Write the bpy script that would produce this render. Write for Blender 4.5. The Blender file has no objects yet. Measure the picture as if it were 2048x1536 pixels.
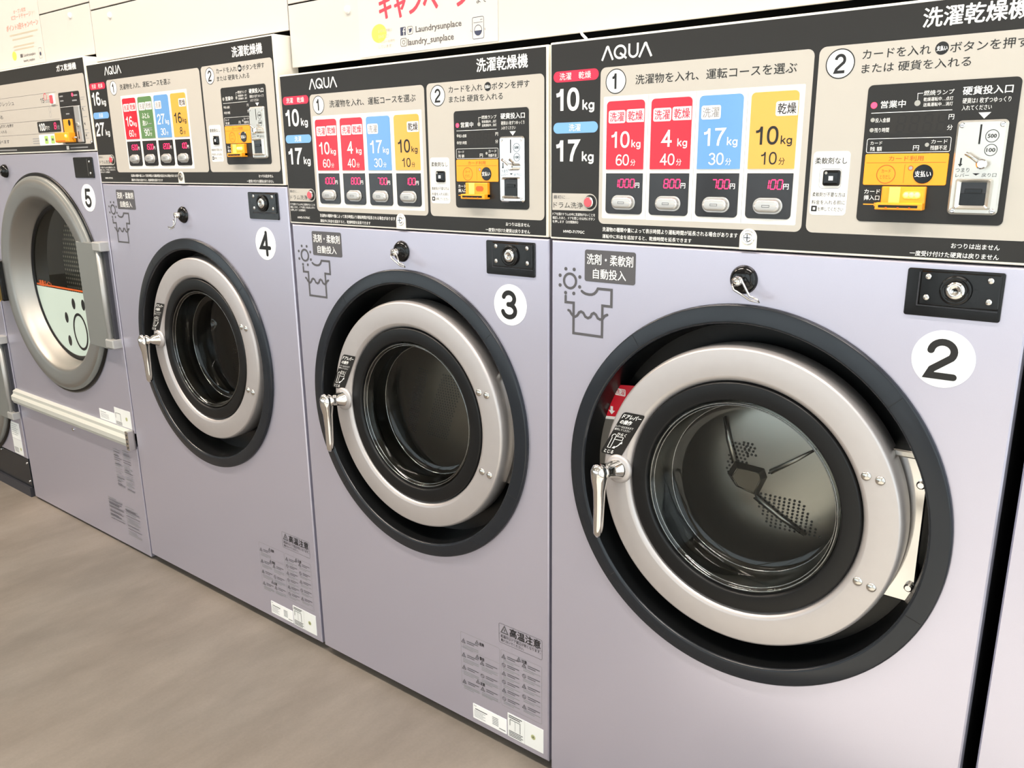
import bpy, bmesh, math, random
from mathutils import Matrix, Vector
random.seed(7)
SC = bpy.context.scene
COL = SC.collection
PI = math.pi
FL = -0.018                     # floor level (machine fronts start at z = 0)

# ------------------------------------------------------------------ camera
cam_d = bpy.data.cameras.new('camera')
cam = bpy.data.objects.new('camera', cam_d)
COL.objects.link(cam)
cam_d.sensor_fit = 'HORIZONTAL'; cam_d.sensor_width = 36.0
cam_d.lens = 1660.94 * 36.0 / 2048.0
cam_d.clip_start = 0.02
def cam_axes(yaw, pitch, roll):
    cy, sy, cp, sp = math.cos(yaw), math.sin(yaw), math.cos(pitch), math.sin(pitch)
    f = Vector((-sy * cp, cy * cp, -sp)); r = Vector((cy, sy, 0)); u = r.cross(f)
    cr, sr = math.cos(roll), math.sin(roll)
    return r * cr + u * sr, u * cr - r * sr, f
_r, _u, _f = cam_axes(0.670527484, 0.261672439, -0.0111731874)
cam.matrix_world = Matrix(((_r.x, _u.x, -_f.x, 0.898104), (_r.y, _u.y, -_f.y, -1.127675),
                           (_r.z, _u.z, -_f.z, 1.159817), (0, 0, 0, 1)))
SC.camera = cam

# ------------------------------------------------------------------ world, lights, exposure
SC.view_settings.view_transform = 'Standard'
SC.view_settings.look = 'None'
SC.view_settings.exposure = 0.07
SC.view_settings.gamma = 1.0
SC.view_settings.use_curve_mapping = False
world = bpy.data.worlds.new('daylight'); SC.world = world
world.use_nodes = True
wn = world.node_tree
wn.nodes['Background'].inputs[0].default_value = (0.95, 0.965, 1.0, 1)
wn.nodes['Background'].inputs[1].default_value = 2.6

def area_light(name, loc, rot, sx, sy, power, color):
    l = bpy.data.lights.new(name, 'AREA'); l.shape = 'RECTANGLE'; l.size = sx; l.size_y = sy
    l.energy = power; l.color = color
    o = bpy.data.objects.new(name, l); o.location = loc; o.rotation_euler = rot; COL.objects.link(o)
    return o
WARM = [(1.0, 0.84, 0.68), (1.0, 0.89, 0.77), (1.0, 0.94, 0.87), (1.0, 0.88, 0.76), (1.0, 0.94, 0.87)]
# tubes of the three ceiling luminaires (their housings are built with the room)
LAMPS = [(-2.6, -0.80, 40), (-0.8, -0.80, 38), (1.0, -0.80, 32), (-2.0, -3.2, 8), (0.4, -3.2, 8)]
for (_x, _y, _p), _c in zip(LAMPS, WARM):
    area_light('ceiling_lamp', (_x, _y, 2.615), (0, 0, 0), 1.15, 0.10, _p, _c)
# daylight entering through the shop windows (portals that guide the sky light)
def portal(name, loc, rot, sx, sy):
    o = area_light(name, loc, rot, sx, sy, 1, (1, 1, 1)); o.data.cycles.is_portal = True
portal('shop_front_daylight', (-3.6, -5.12, 1.21), (PI / 2, 0, 0), 9.6, 2.2)
portal('side_daylight', (1.87, -2.14, 1.22), (0, PI / 2, 0), 2.4, 4.12)

# sun added through the side windows; its floor bounce brightens the machines at right
_s = bpy.data.lights.new('sun', 'SUN'); _s.energy = 30.0; _s.angle = math.radians(1.0); _s.color = (1.0, 0.96, 0.92)
_so = bpy.data.objects.new('sun', _s); COL.objects.link(_so)
_so.rotation_euler = Vector((-0.58, -0.14, -0.80)).to_track_quat('-Z', 'Y').to_euler(); _so.location = (6, 2, 6)

# ------------------------------------------------------------------ materials
def lin(c):
    return tuple((x / 255 / 12.92) if x / 255 <= 0.04045 else ((x / 255 + 0.055) / 1.055) ** 2.4 for x in c) + (1,)
MATS = {}
def mat(name, rgb, rough=0.5, metal=0.0, emit=None, estr=0.0, spec=0.5, noise=None, bump=None, coat=0.0):
    """rgb in 0-255 sRGB; noise=(scale, amount) varies the tone; bump=(scale, strength)"""
    m = bpy.data.materials.new(name); m.use_nodes = True
    nt = m.node_tree; b = nt.nodes['Principled BSDF']
    b.inputs['Base Color'].default_value = lin(rgb)
    b.inputs['Roughness'].default_value = rough
    b.inputs['Metallic'].default_value = metal
    b.inputs['Specular IOR Level'].default_value = spec
    if coat:
        b.inputs['Coat Weight'].default_value = coat; b.inputs['Coat Roughness'].default_value = 0.06
    if emit:
        b.inputs['Emission Color'].default_value = lin(emit); b.inputs['Emission Strength'].default_value = estr
    tc = nt.nodes.new('ShaderNodeTexCoord')
    if noise:
        n = nt.nodes.new('ShaderNodeTexNoise'); n.inputs['Scale'].default_value = noise[0]; n.inputs['Detail'].default_value = 6
        r = nt.nodes.new('ShaderNodeMapRange')
        r.inputs['To Min'].default_value = 1 - noise[1]; r.inputs['To Max'].default_value = 1 + noise[1]
        mx = nt.nodes.new('ShaderNodeMix'); mx.data_type = 'RGBA'; mx.blend_type = 'MULTIPLY'; mx.inputs[0].default_value = 1
        nt.links.new(tc.outputs['Object'], n.inputs['Vector'])
        nt.links.new(n.outputs['Fac'], r.inputs['Value'])
        mx.inputs[6].default_value = lin(rgb)
        nt.links.new(r.outputs[0], mx.inputs[7])
        nt.links.new(mx.outputs[2], b.inputs['Base Color'])
    if bump:
        n2 = nt.nodes.new('ShaderNodeTexNoise'); n2.inputs['Scale'].default_value = bump[0]; n2.inputs['Detail'].default_value = 3
        bp = nt.nodes.new('ShaderNodeBump'); bp.inputs['Strength'].default_value = bump[1]; bp.inputs['Distance'].default_value = 0.001
        nt.links.new(tc.outputs['Object'], n2.inputs['Vector'])
        nt.links.new(n2.outputs['Fac'], bp.inputs['Height'])
        nt.links.new(bp.outputs[0], b.inputs['Normal'])
    MATS[name] = m
    return m
mat('lavender_paint', (202, 199, 215), 0.33, 0.68, noise=(900, 0.035), coat=0.15)
mat('cream_paint', (240, 234, 222), 0.35)
mat('white_board', (208, 203, 196), 0.10, spec=0.45)
mat('dark_steel', (52, 52, 58), 0.5)
mat('face_black', (38, 36, 34), 0.34, spec=0.35)
mat('face_grey', (190, 184, 175), 0.40, spec=0.4)
mat('white_plastic', (246, 242, 236), 0.30)
mat('ink_white', (250, 248, 244), 0.35)
mat('ink_black', (24, 22, 21), 0.35)
mat('ink_grey', (84, 82, 85), 0.40)
mat('ink_brown', (196, 96, 24), 0.40)
mat('pill_red', (226, 40, 72), 0.30)
mat('pill_blue', (120, 172, 226), 0.30)
mat('card_red', (212, 40, 58), 0.10, spec=0.35)
mat('card_blue', (108, 158, 212), 0.10, spec=0.35)
mat('card_yellow', (228, 172, 80), 0.10, spec=0.35)
mat('card_green', (98, 134, 88), 0.10, spec=0.35)
mat('tag_white', (252, 240, 236), 0.10)
mat('window_black', (34, 32, 34), 0.12)
mat('display_tint', (50, 48, 46), 0.40, spec=0.25)
mat('led_off', (168, 166, 160), 0.30)
mat('led_red', (255, 60, 80), 0.3, emit=(255, 40, 70), estr=4.0)
mat('led_digit', (255, 30, 80), 0.3, emit=(255, 40, 92), estr=3.2)
mat('led_green', (220, 255, 120), 0.3, emit=(214, 255, 60), estr=7.0)
mat('chrome', (222, 220, 218), 0.06, 1.0)
mat('coin_steel', (208, 204, 196), 0.22, 0.7)
mat('chrome_soft', (206, 203, 198), 0.20, 1.0)
mat('silver_plastic', (206, 203, 200), 0.34, 0.7)
mat('satin_steel', (194, 188, 187), 0.42, 0.6, noise=(60, 0.03))
mat('drum_steel', (150, 148, 144), 0.28, 0.97)
mat('drum_steel_shaded', (98, 93, 84), 0.38, 0.85)  # darker copy of the drum steel, shade inside the drum put into the colour
mat('mirror_steel', (214, 212, 210), 0.08, 1.0)
mat('hole_shade_black', (14, 14, 14), 0.6)  # black for slots and seams, also stands in for gap shade
mat('bezel_black', (29, 33, 39), 0.24, spec=0.4)
mat('cavity_black', (14, 15, 16), 0.28, spec=0.35)
mat('rubber_black', (17, 17, 18), 0.36, spec=0.3)
mat('gloss_black', (13, 13, 14), 0.10, spec=0.4)
mat('latch_grey', (104, 100, 94), 0.40)
mat('sticker_red', (214, 18, 44), 0.30)
mat('orange_plastic', (255, 164, 34), 0.35)
mat('orange_deep', (214, 92, 20), 0.40)
mat('yellow_plastic', (246, 206, 110), 0.40)
mat('button_red', (226, 84, 94), 0.25)
mat('sticker_white', (250, 250, 248), 0.35)
mat('sticker_pale', (238, 239, 236), 0.35)
mat('ink_pale', (150, 150, 152), 0.4)
mat('seal_olive', (188, 190, 140), 0.4)
mat('paper_white', (212, 207, 200), 0.16)
mat('print_red', (226, 66, 82), 0.35)
mat('print_rose', (214, 148, 132), 0.35)
mat('print_navy', (58, 62, 86), 0.35)
mat('print_grey', (96, 92, 92), 0.35)
mat('print_yellow', (248, 226, 92), 0.4)
mat('print_pale', (190, 180, 160), 0.4)
mat('trim_grey', (206, 206, 198), 0.38, 0.1)
mat('plate_grey', (130, 132, 129), 0.38, 0.15)
mat('hinge_grey', (178, 178, 176), 0.35, 0.3)
mat('door_steel', (162, 160, 156), 0.46, 0.9)
mat('pale_film', (200, 216, 206), 0.45)
mat('lime_print', (176, 212, 112), 0.4)
mat('wall_white', (238, 230, 220), 0.7, noise=(3, 0.02))
mat('frame_dark', (70, 66, 62), 0.4)
mat('asphalt', (120, 120, 122), 0.9, noise=(8, 0.1))
mat('lamp_diffuser', (255, 240, 220), 0.4, emit=(255, 232, 204), estr=9.0)

def glass_mat(name, tint, ior=1.45, gloss=0.0):
    m = bpy.data.materials.new(name); m.use_nodes = True
    nt = m.node_tree; nt.nodes.clear()
    out = nt.nodes.new('ShaderNodeOutputMaterial'); mx = nt.nodes.new('ShaderNodeMixShader')
    tr = nt.nodes.new('ShaderNodeBsdfTransparent'); gl = nt.nodes.new('ShaderNodeBsdfGlossy')
    fr = nt.nodes.new('ShaderNodeFresnel'); 
    ge = nt.nodes.new('ShaderNodeNewGeometry'); m1 = nt.nodes.new('ShaderNodeMath'); m1.operation = 'MULTIPLY_ADD'
    m1.inputs[1].default_value = -2.0; m1.inputs[2].default_value = 1.0; nt.links.new(ge.outputs['Backfacing'], m1.inputs[0])
    m2 = nt.nodes.new('ShaderNodeMath'); m2.operation = 'POWER'; m2.inputs[0].default_value = ior    # thin sheet: same from both sides
    nt.links.new(m1.outputs[0], m2.inputs[1]); nt.links.new(m2.outputs[0], fr.inputs['IOR'])
    tr.inputs[0].default_value = lin(tint); gl.inputs['Roughness'].default_value = gloss
    nt.links.new(fr.outputs[0], mx.inputs[0]); nt.links.new(tr.outputs[0], mx.inputs[1]); nt.links.new(gl.outputs[0], mx.inputs[2])
    nt.links.new(mx.outputs[0], out.inputs[0])
    MATS[name] = m
glass_mat('door_glass', (244, 246, 244), 1.5)
glass_mat('glass_edge', (200, 206, 206), 3.4)
glass_mat('bowl_side', (232, 236, 236), 2.3)
glass_mat('door_glass_dark', (150, 152, 150), 1.5)  # darker tint of the door glass
glass_mat('window_glass', (240, 246, 246), 1.4)

def perforated_mat(name, rgb, pitch):
    m = mat(name, rgb, 0.4, 0.2); nt = m.node_tree; b = nt.nodes['Principled BSDF']
    tc = nt.nodes.new('ShaderNodeTexCoord'); sx = nt.nodes.new('ShaderNodeSeparateXYZ')
    nt.links.new(tc.outputs['Object'], sx.inputs[0])
    def mth(op, a, c=None):
        n = nt.nodes.new('ShaderNodeMath'); n.operation = op
        for i, v in enumerate((a, c)):
            if v is None: continue
            if isinstance(v, (int, float)): n.inputs[i].default_value = v
            else: nt.links.new(v, n.inputs[i])
        return n.outputs[0]
    fx = mth('SUBTRACT', mth('FRACT', mth('MULTIPLY', sx.outputs[0], 1 / pitch)), 0.5)
    fz = mth('SUBTRACT', mth('FRACT', mth('MULTIPLY', sx.outputs[2], 1 / pitch)), 0.5)
    d = mth('SQRT', mth('ADD', mth('MULTIPLY', fx, fx), mth('MULTIPLY', fz, fz)))
    k = mth('LESS_THAN', d, 0.27)
    mx = nt.nodes.new('ShaderNodeMix'); mx.data_type = 'RGBA'
    mx.inputs[6].default_value = lin(rgb); mx.inputs[7].default_value = lin((230, 222, 200))  # pale holes: light shining through is painted into the colour
    nt.links.new(k, mx.inputs[0]); nt.links.new(mx.outputs[2], b.inputs['Base Color'])
perforated_mat('perforated_steel', (96, 92, 84), 0.0150)

def floor_mat():
    m = bpy.data.materials.new('trowelled_concrete'); m.use_nodes = True
    nt = m.node_tree; b = nt.nodes['Principled BSDF']
    tc = nt.nodes.new('ShaderNodeTexCoord'); mp = nt.nodes.new('ShaderNodeMapping')
    mp.inputs['Rotation'].default_value = (0, 0, math.radians(12)); mp.inputs['Scale'].default_value = (2.2, 0.8, 1)
    nt.links.new(tc.outputs['Object'], mp.inputs[0])
    n1 = nt.nodes.new('ShaderNodeTexNoise'); n1.inputs['Scale'].default_value = 2.6; n1.inputs['Detail'].default_value = 9; n1.inputs['Roughness'].default_value = 0.62
    nt.links.new(mp.outputs[0], n1.inputs['Vector'])
    n2 = nt.nodes.new('ShaderNodeTexNoise'); n2.inputs['Scale'].default_value = 1.1; n2.inputs['Detail'].default_value = 5
    nt.links.new(tc.outputs['Object'], n2.inputs['Vector'])
    n3 = nt.nodes.new('ShaderNodeTexNoise'); n3.inputs['Scale'].default_value = 160; n3.inputs['Detail'].default_value = 2
    nt.links.new(tc.outputs['Object'], n3.inputs['Vector'])
    r1 = nt.nodes.new('ShaderNodeValToRGB')
    r1.color_ramp.elements[0].position = 0.30; r1.color_ramp.elements[0].color = lin((122, 115, 108))
    r1.color_ramp.elements[1].position = 0.70; r1.color_ramp.elements[1].color = lin((146, 139, 132))
    nt.links.new(n1.outputs['Fac'], r1.inputs[0])
    r2 = nt.nodes.new('ShaderNodeValToRGB')
    r2.color_ramp.elements[0].position = 0.35; r2.color_ramp.elements[0].color = lin((226, 226, 224))
    r2.color_ramp.elements[1].position = 0.65; r2.color_ramp.elements[1].color = lin((255, 250, 244))
    nt.links.new(n2.outputs['Fac'], r2.inputs[0])
    mx = nt.nodes.new('ShaderNodeMix'); mx.data_type = 'RGBA'; mx.blend_type = 'MULTIPLY'; mx.inputs[0].default_value = 1
    nt.links.new(r1.outputs[0], mx.inputs[6]); nt.links.new(r2.outputs[0], mx.inputs[7])
    mr = nt.nodes.new('ShaderNodeMapRange'); mr.inputs['To Min'].default_value = 0.93; mr.inputs['To Max'].default_value = 1.07
    nt.links.new(n3.outputs['Fac'], mr.inputs['Value'])
    m2 = nt.nodes.new('ShaderNodeMix'); m2.data_type = 'RGBA'; m2.blend_type = 'MULTIPLY'; m2.inputs[0].default_value = 1
    nt.links.new(mx.outputs[2], m2.inputs[6]); nt.links.new(mr.outputs[0], m2.inputs[7])
    nt.links.new(m2.outputs[2], b.inputs['Base Color'])
    b.inputs['Roughness'].default_value = 0.55; b.inputs['Specular IOR Level'].default_value = 0.35
    bp = nt.nodes.new('ShaderNodeBump'); bp.inputs['Strength'].default_value = 0.12; bp.inputs['Distance'].default_value = 0.004
    nt.links.new(n1.outputs['Fac'], bp.inputs['Height']); nt.links.new(bp.outputs[0], b.inputs['Normal'])
    MATS['trowelled_concrete'] = m
floor_mat()

# ------------------------------------------------------------------ text glyph outlines
_TXT = {}
def glyphs(s):
    if s not in _TXT:
        c = bpy.data.curves.new('lettering', 'FONT'); c.body = s; c.size = 1; c.resolution_u = 2
        o = bpy.data.objects.new('lettering', c); COL.objects.link(o)
        dg = bpy.context.evaluated_depsgraph_get()
        me = bpy.data.meshes.new_from_object(o.evaluated_get(dg))
        vs = [(v.co.x, v.co.y) for v in me.vertices]; fs = [tuple(p.vertices) for p in me.polygons]
        bpy.data.objects.remove(o); bpy.data.meshes.remove(me); bpy.data.curves.remove(c)
        x0 = min(v[0] for v in vs); x1 = max(v[0] for v in vs); y0 = min(v[1] for v in vs); y1 = max(v[1] for v in vs)
        _TXT[s] = ([((x - x0) / (x1 - x0), (y - y0) / max(1e-9, y1 - y0)) for x, y in vs], fs)
    return _TXT[s]

def arc(cx, cy, rx, ry, a0, a1, n=14, ex=2.0):
    out = []
    for i in range(n + 1):
        a = math.radians(a0 + (a1 - a0) * i / n); c, s = math.cos(a), math.sin(a)
        out.append((cx + rx * math.copysign(abs(c) ** (2 / ex), c), cy + ry * math.copysign(abs(s) ** (2 / ex), s)))
    return out
# upright sans numerals drawn as strokes: centre lines in a box 0.56 wide and 1 high
NUM = {
 '0': [(arc(.28, .5, .215, .44, 0, 360, 36, 2.3)[:-1], True)],
 '1': [([(.06, .715), (.17, .735), (.265, .80), (.325, .97)], False), ([(.325, 0), (.325, 1.0)], False)],
 '2': [(arc(.285, .69, .205, .25, 175, -35, 16) + [(.13, .22), (.075, .055), (.52, .055)], False)],
 '3': [(arc(.27, .725, .185, .215, 165, -82, 14) + [(.245, .512)], False), ([(.245, .512)] + arc(.27, .285, .215, .23, 84, -168, 16), False)],
 '4': [([(.375, 0), (.375, 1.0)], False), ([(.375, .93), (.045, .31), (.545, .31)], False)],
 '5': [([(.49, .935), (.155, .935), (.095, .47)], False), ([(.085, .50)] + arc(.27, .31, .22, .255, 125, -165, 18), False)],
 '6': [(arc(.285, .305, .215, .25, 0, 360, 28)[:-1], True), (arc(.30, .46, .235, .48, 48, 200, 16), False)],
 '7': [([(.045, .935), (.515, .935), (.33, .58), (.235, .28), (.205, 0)], False)],
 '8': [(arc(.28, .735, .175, .205, 0, 360, 24)[:-1], True), (arc(.28, .285, .215, .235, 0, 360, 28)[:-1], True)],
 '9': [(arc(.275, .695, .215, .25, 0, 360, 28)[:-1], True), (arc(.26, .54, .235, .48, 228, 380, 16), False)],
 'k': [([(.075, 0), (.075, 1.0)], False), ([(.075, .26), (.385, .68)], False), ([(.185, .40), (.40, 0)], False)],
 'g': [(arc(.235, .335, .17, .28, 0, 360, 24)[:-1], True), ([(.415, .66), (.415, .0)] + arc(.245, -.02, .17, .20, 0, -150, 10), False)],
}

# ------------------------------------------------------------------ mesh builder (u = right, y = depth, v = up)
class MB:
    def __init__(s): s.v = []; s.f = []; s.mi = []; s.sm = []; s.mats = []; s.lay = 0
    def step(s, y):            # overlapping ink never lies exactly in one plane
        s.lay = (s.lay + 1) % 9; return y - s.lay * 1.1e-5
    def m(s, name):
        if name not in s.mats: s.mats.append(name)
        return s.mats.index(name)
    def add(s, verts, faces, mname, smooth=False):
        b = len(s.v); k = s.m(mname); s.v += [tuple(q) for q in verts]
        for f in faces:
            s.f.append(tuple(b + i for i in f)); s.mi.append(k); s.sm.append(smooth)
        return s
    # flat printed shapes facing the viewer (-y)
    def poly(s, pts, y, mname):
        return s.add([(a, y, b) for a, b in pts], [tuple(range(len(pts)))], mname)
    def rrect(s, u0, v0, u1, v1, r, y, mname, corners='abcd', n=5):
        return s.poly(rr(u0, v0, u1, v1, r, corners, n), y, mname)
    def disc(s, cu, cv, r, y, mname, n=28, rv=None):
        return s.poly([(cu + r * math.cos(2 * PI * i / n), cv + (rv or r) * math.sin(2 * PI * i / n)) for i in range(n)], y, mname)
    def ring(s, cu, cv, r0, r1, y, mname, n=36):
        return s.stroke([(cu + (r0 + r1) / 2 * math.cos(2 * PI * i / n), cv + (r0 + r1) / 2 * math.sin(2 * PI * i / n)) for i in range(n)], abs(r1 - r0), y, mname, True)
    def stroke(s, pts, w, y, mname, closed=False, rnd=False):
        n = len(pts); L = []; R = []; y = s.step(y)
        for i in range(n):
            p = pts[i]
            a = pts[i - 1] if (closed or i > 0) else None
            c = pts[(i + 1) % n] if (closed or i < n - 1) else None
            d1 = _dir(a, p) if a else None; d2 = _dir(p, c) if c else None
            d1 = d1 or d2; d2 = d2 or d1
            tx, ty = d1[0] + d2[0], d1[1] + d2[1]; l = math.hypot(tx, ty) or 1
            nx, ny = -ty / l, tx / l
            k = max(0.35, nx * -d1[1] + ny * d1[0])
            h = w / 2 / k
            L.append((p[0] + nx * h, p[1] + ny * h)); R.append((p[0] - nx * h, p[1] - ny * h))
        V = [(a, y, b) for a, b in L] + [(a, y, b) for a, b in R]
        F = [(n + i, n + (i + 1) % n, (i + 1) % n, i) for i in range(n if closed else n - 1)]
        s.add(V, F, mname)
        if rnd and not closed:
            s.disc(pts[0][0], pts[0][1], w / 2, y - 1.1e-5, mname, 18); s.disc(pts[-1][0], pts[-1][1], w / 2, y - 1.1e-5, mname, 18)
        return s
    def text(s, t, u0, v0, u1, v1, y, mname, bold=0.0, rot=None):
        vs, fs = glyphs(t); h = v1 - v0; offs = [(0, 0)]
        if bold: offs = [(-bold, 0), (bold, 0), (0, bold * .7), (0, -bold * .7)] + ([(a * bold * .7, b * bold * .5) for a in (-1, 1) for b in (-1, 1)] if bold >= .03 else [])
        bx = bold * h
        for dx, dy in offs:
            P = [(u0 + bx + a * (u1 - u0 - 2 * bx) + dx * h, v0 + bx * .7 + b * (h - 1.4 * bx) + dy * h) for a, b in vs]
            if rot: P = [rot(*p) for p in P]
            yy = s.step(y); s.add([(a, yy, b) for a, b in P], fs, mname)
        return s
    def num(s, t, u0, v0, u1, v1, sw, y, mname, rnd=False, adv=None):
        h = v1 - v0; n = len(t); w = (u1 - u0) / n if adv is None else adv
        for i, ch in enumerate(t):
            for pts, cl in NUM[ch]:
                P = [(u0 + w * i + a / .56 * w * .96, v0 + b * h) for a, b in pts]
                s.stroke(P, sw, y, mname, cl, rnd)
        return s
    def kg(s, u0, v0, u1, v1, sw, y, mname):
        w = (u1 - u0) / 2
        for i, ch in enumerate('kg'):
            for pts, cl in NUM[ch]:
                s.stroke([(u0 + w * i + a / .47 * w, v0 + b * (v1 - v0)) for a, b in pts], sw, y, mname, cl)
        return s
    def seg7(s, t, u1, v0, v1, pitch, y, mname):
        SEG = {'0': 'abcdef', '1': 'bc', '2': 'abged', '5': 'afgcd', '7': 'abc', '8': 'abcdefg'}
        h = v1 - v0; w = pitch * .70; th = h * .11
        for i, ch in enumerate(t):
            x = u1 - pitch * (len(t) - i) + (pitch - w)
            sl = lambda a, b: (x + a + (b - v0) * .10, b)
            g = h * .05; m_ = (v0 + v1) / 2
            lines = {'a': ((g, v1), (w - g, v1)), 'g': ((g, m_), (w - g, m_)), 'd': ((g, v0), (w - g, v0)),
                     'f': ((0, m_ + g), (0, v1 - g)), 'e': ((0, v0 + g), (0, m_ - g)), 'b': ((w, m_ + g), (w, v1 - g)), 'c': ((w, v0 + g), (w, m_ - g))}
            for k in SEG[ch]:
                s.stroke([sl(*lines[k][0]), sl(*lines[k][1])], th, y, mname)
        return s
    # solids
    def box(s, u0, v0, y0, u1, v1, y1, mname, ch=0.0):
        return s.plate(u0, v0, u1, v1, 0.0, y0, y1, mname, ch)
    def plate(s, u0, v0, u1, v1, r, y0, y1, mname, ch=0.0, corners='abcd', n=5, dome=0.0):
        """solid with front face at y0 and back at y1, front edge chamfered by ch"""
        A = rr(u0 + ch, v0 + ch, u1 - ch, v1 - ch, max(2e-5, r - ch) if r > 0 else 0, corners, n) if ch else None
        B = rr(u0, v0, u1, v1, r, corners, n); k = len(B); V = []; F = []
        rows = []
        if ch: rows.append([(a, y0, b) for a, b in A])
        rows.append([(a, y0 + ch, b) for a, b in B]); rows.append([(a, y1, b) for a, b in B])
        for row in rows: V += row
        F.append(tuple(range(k)))
        for j in range(len(rows) - 1):
            for i in range(k):
                F.append((j * k + i, (j + 1) * k + i, (j + 1) * k + (i + 1) % k, j * k + (i + 1) % k))
        F.append(tuple((len(rows) - 1) * k + i for i in reversed(range(k))))
        return s.add(V, F, mname)
    def pad(s, u0, v0, u1, v1, r, y0, hgt, mname, n=6):
        """soft raised pad (button): rounded outline swelling out of plane y0 by hgt"""
        prof = [(0.0, 0.0), (0.0, .35), (.06, .62), (.16, .85), (.30, .97), (.42, 1.0)]
        V = []; F = []; m_ = min(u1 - u0, v1 - v0) / 2; k = None
        for ins, hh in prof:
            d = ins * m_; P = rr(u0 + d, v0 + d, u1 - d, v1 - d, max(.0002, r - d), 'abcd', n); k = len(P)
            V += [(a, y0 - hgt * hh, b) for a, b in P]
        for j in range(len(prof) - 1):
            for i in range(k): F.append((j * k + i, (j) * k + (i + 1) % k, (j + 1) * k + (i + 1) % k, (j + 1) * k + i))
        F.append(tuple((len(prof) - 1) * k + i for i in range(k)))
        return s.add(V, F, mname, True)
    def lathe(s, cu, cv, prof, mname, n=96, a0=0.0, a1=360.0, smooth=True):
        full = abs(a1 - a0) >= 359.9; m_ = n if full else n + 1; V = []; F = []
        for r, y in prof:
            for i in range(m_):
                a = math.radians(a0 + (a1 - a0) * i / n); V.append((cu + r * math.cos(a), y, cv + r * math.sin(a)))
        for j in range(len(prof) - 1):
            for i in range(n if full else n):
                i2 = (i + 1) % m_
                F.append((j * m_ + i, j * m_ + i2, (j + 1) * m_ + i2, (j + 1) * m_ + i))
        return s.add(V, F, mname, smooth)
    def cyl(s, cu, cv, r, y0, y1, mname, n=32, ch=0.0, rv=None):
        prof = ([(0, y0), (r - ch, y0), (r, y0 + ch)] if ch else [(0, y0), (r, y0)]) + [(r, y1)]
        b = len(s.v); s.lathe(cu, cv, prof, mname, n, smooth=False)
        return s
    def tube(s, pts, rad, mname, n=14, caps=True, flat=1.0):
        """tube along 3-D points (u, y, v); rad one number or one per point"""
        P = [Vector(p) for p in pts]; R = rad if isinstance(rad, (list, tuple)) else [rad] * len(P)
        V = []; F = []; ref = None
        for i, p in enumerate(P):
            t = (P[min(i + 1, len(P) - 1)] - P[max(i - 1, 0)]).normalized()
            if ref is None:
                ref = Vector((1, 0, 0)) if abs(t.x) < .8 else Vector((0, 0, 1))
            x = (ref - t * ref.dot(t)).normalized(); z = t.cross(x); ref = x
            for k in range(n):
                a = 2 * PI * k / n; V.append(tuple(p + x * (R[i] * math.cos(a)) + z * (R[i] * flat * math.sin(a))))
        for i in range(len(P) - 1):
            for k in range(n): F.append((i * n + k, i * n + (k + 1) % n, (i + 1) * n + (k + 1) % n, (i + 1) * n + k))
        if caps: F.append(tuple(reversed(range(n)))); F.append(tuple((len(P) - 1) * n + k for k in range(n)))
        return s.add(V, F, mname, True)
    def ball(s, c, r, mname, n=16, sq=(1, 1, 1)):
        V = []; F = []
        for j in range(n // 2 + 1):
            th = PI * j / (n // 2)
            for i in range(n):
                a = 2 * PI * i / n
                V.append((c[0] + sq[0] * r * math.sin(th) * math.cos(a), c[1] + sq[1] * r * math.cos(th), c[2] + sq[2] * r * math.sin(th) * math.sin(a)))
        for j in range(n // 2):
            for i in range(n): F.append((j * n + i, j * n + (i + 1) % n, (j + 1) * n + (i + 1) % n, (j + 1) * n + i))
        return s.add(V, F, mname, True)
    def hole_panel(s, u0, v0, u1, v1, cu, cv, r, y0, y1, mname, n=96, ch=0.0015):
        """rectangular sheet with a round hole; folded edges back to y1"""
        angs = sorted(set([2 * PI * i / n for i in range(n)] + [math.atan2(b - cv, a - cu) % (2 * PI) for a in (u0, u1) for b in (v0, v1)]))
        def hit(a, g):
            c, q = math.cos(a), math.sin(a); t = 1e9
            if c > 1e-9: t = min(t, (u1 - g - cu) / c)
            if c < -1e-9: t = min(t, (u0 + g - cu) / c)
            if q > 1e-9: t = min(t, (v1 - g - cv) / q)
            if q < -1e-9: t = min(t, (v0 + g - cv) / q)
            return cu + c * t, cv + q * t
        k = len(angs); V = []
        V += [(cu + r * math.cos(a), y1, cv + r * math.sin(a)) for a in angs]
        V += [(cu + r * math.cos(a), y0, cv + r * math.sin(a)) for a in angs]
        inner = [hit(a, ch) for a in angs]; outer = [hit(a, 0) for a in angs]
        V += [(a, y0, b) for a, b in inner]; V += [(a, y0 + ch, b) for a, b in outer]; V += [(a, y1, b) for a, b in outer]
        F = [(j * k + i, j * k + (i + 1) % k, (j + 1) * k + (i + 1) % k, (j + 1) * k + i) for j in range(4) for i in range(k)]
        return s.add(V, F, mname)
    def build(s, name, parent=None, off=(0, 0, 0)):
        me = bpy.data.meshes.new(name)
        me.from_pydata([(a - off[0], b - off[1], c - off[2]) for a, b, c in s.v], [], s.f)
        for q in s.mats: me.materials.append(MATS[q])
        me.polygons.foreach_set('material_index', s.mi)
        me.polygons.foreach_set('use_smooth', s.sm)
        me.validate(); me.update()
        o = bpy.data.objects.new(name, me); COL.objects.link(o)
        if parent: o.parent = parent
        return o
def _dir(a, b):
    dx, dy = b[0] - a[0], b[1] - a[1]; l = math.hypot(dx, dy)
    return (dx / l, dy / l) if l > 1e-12 else None
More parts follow.
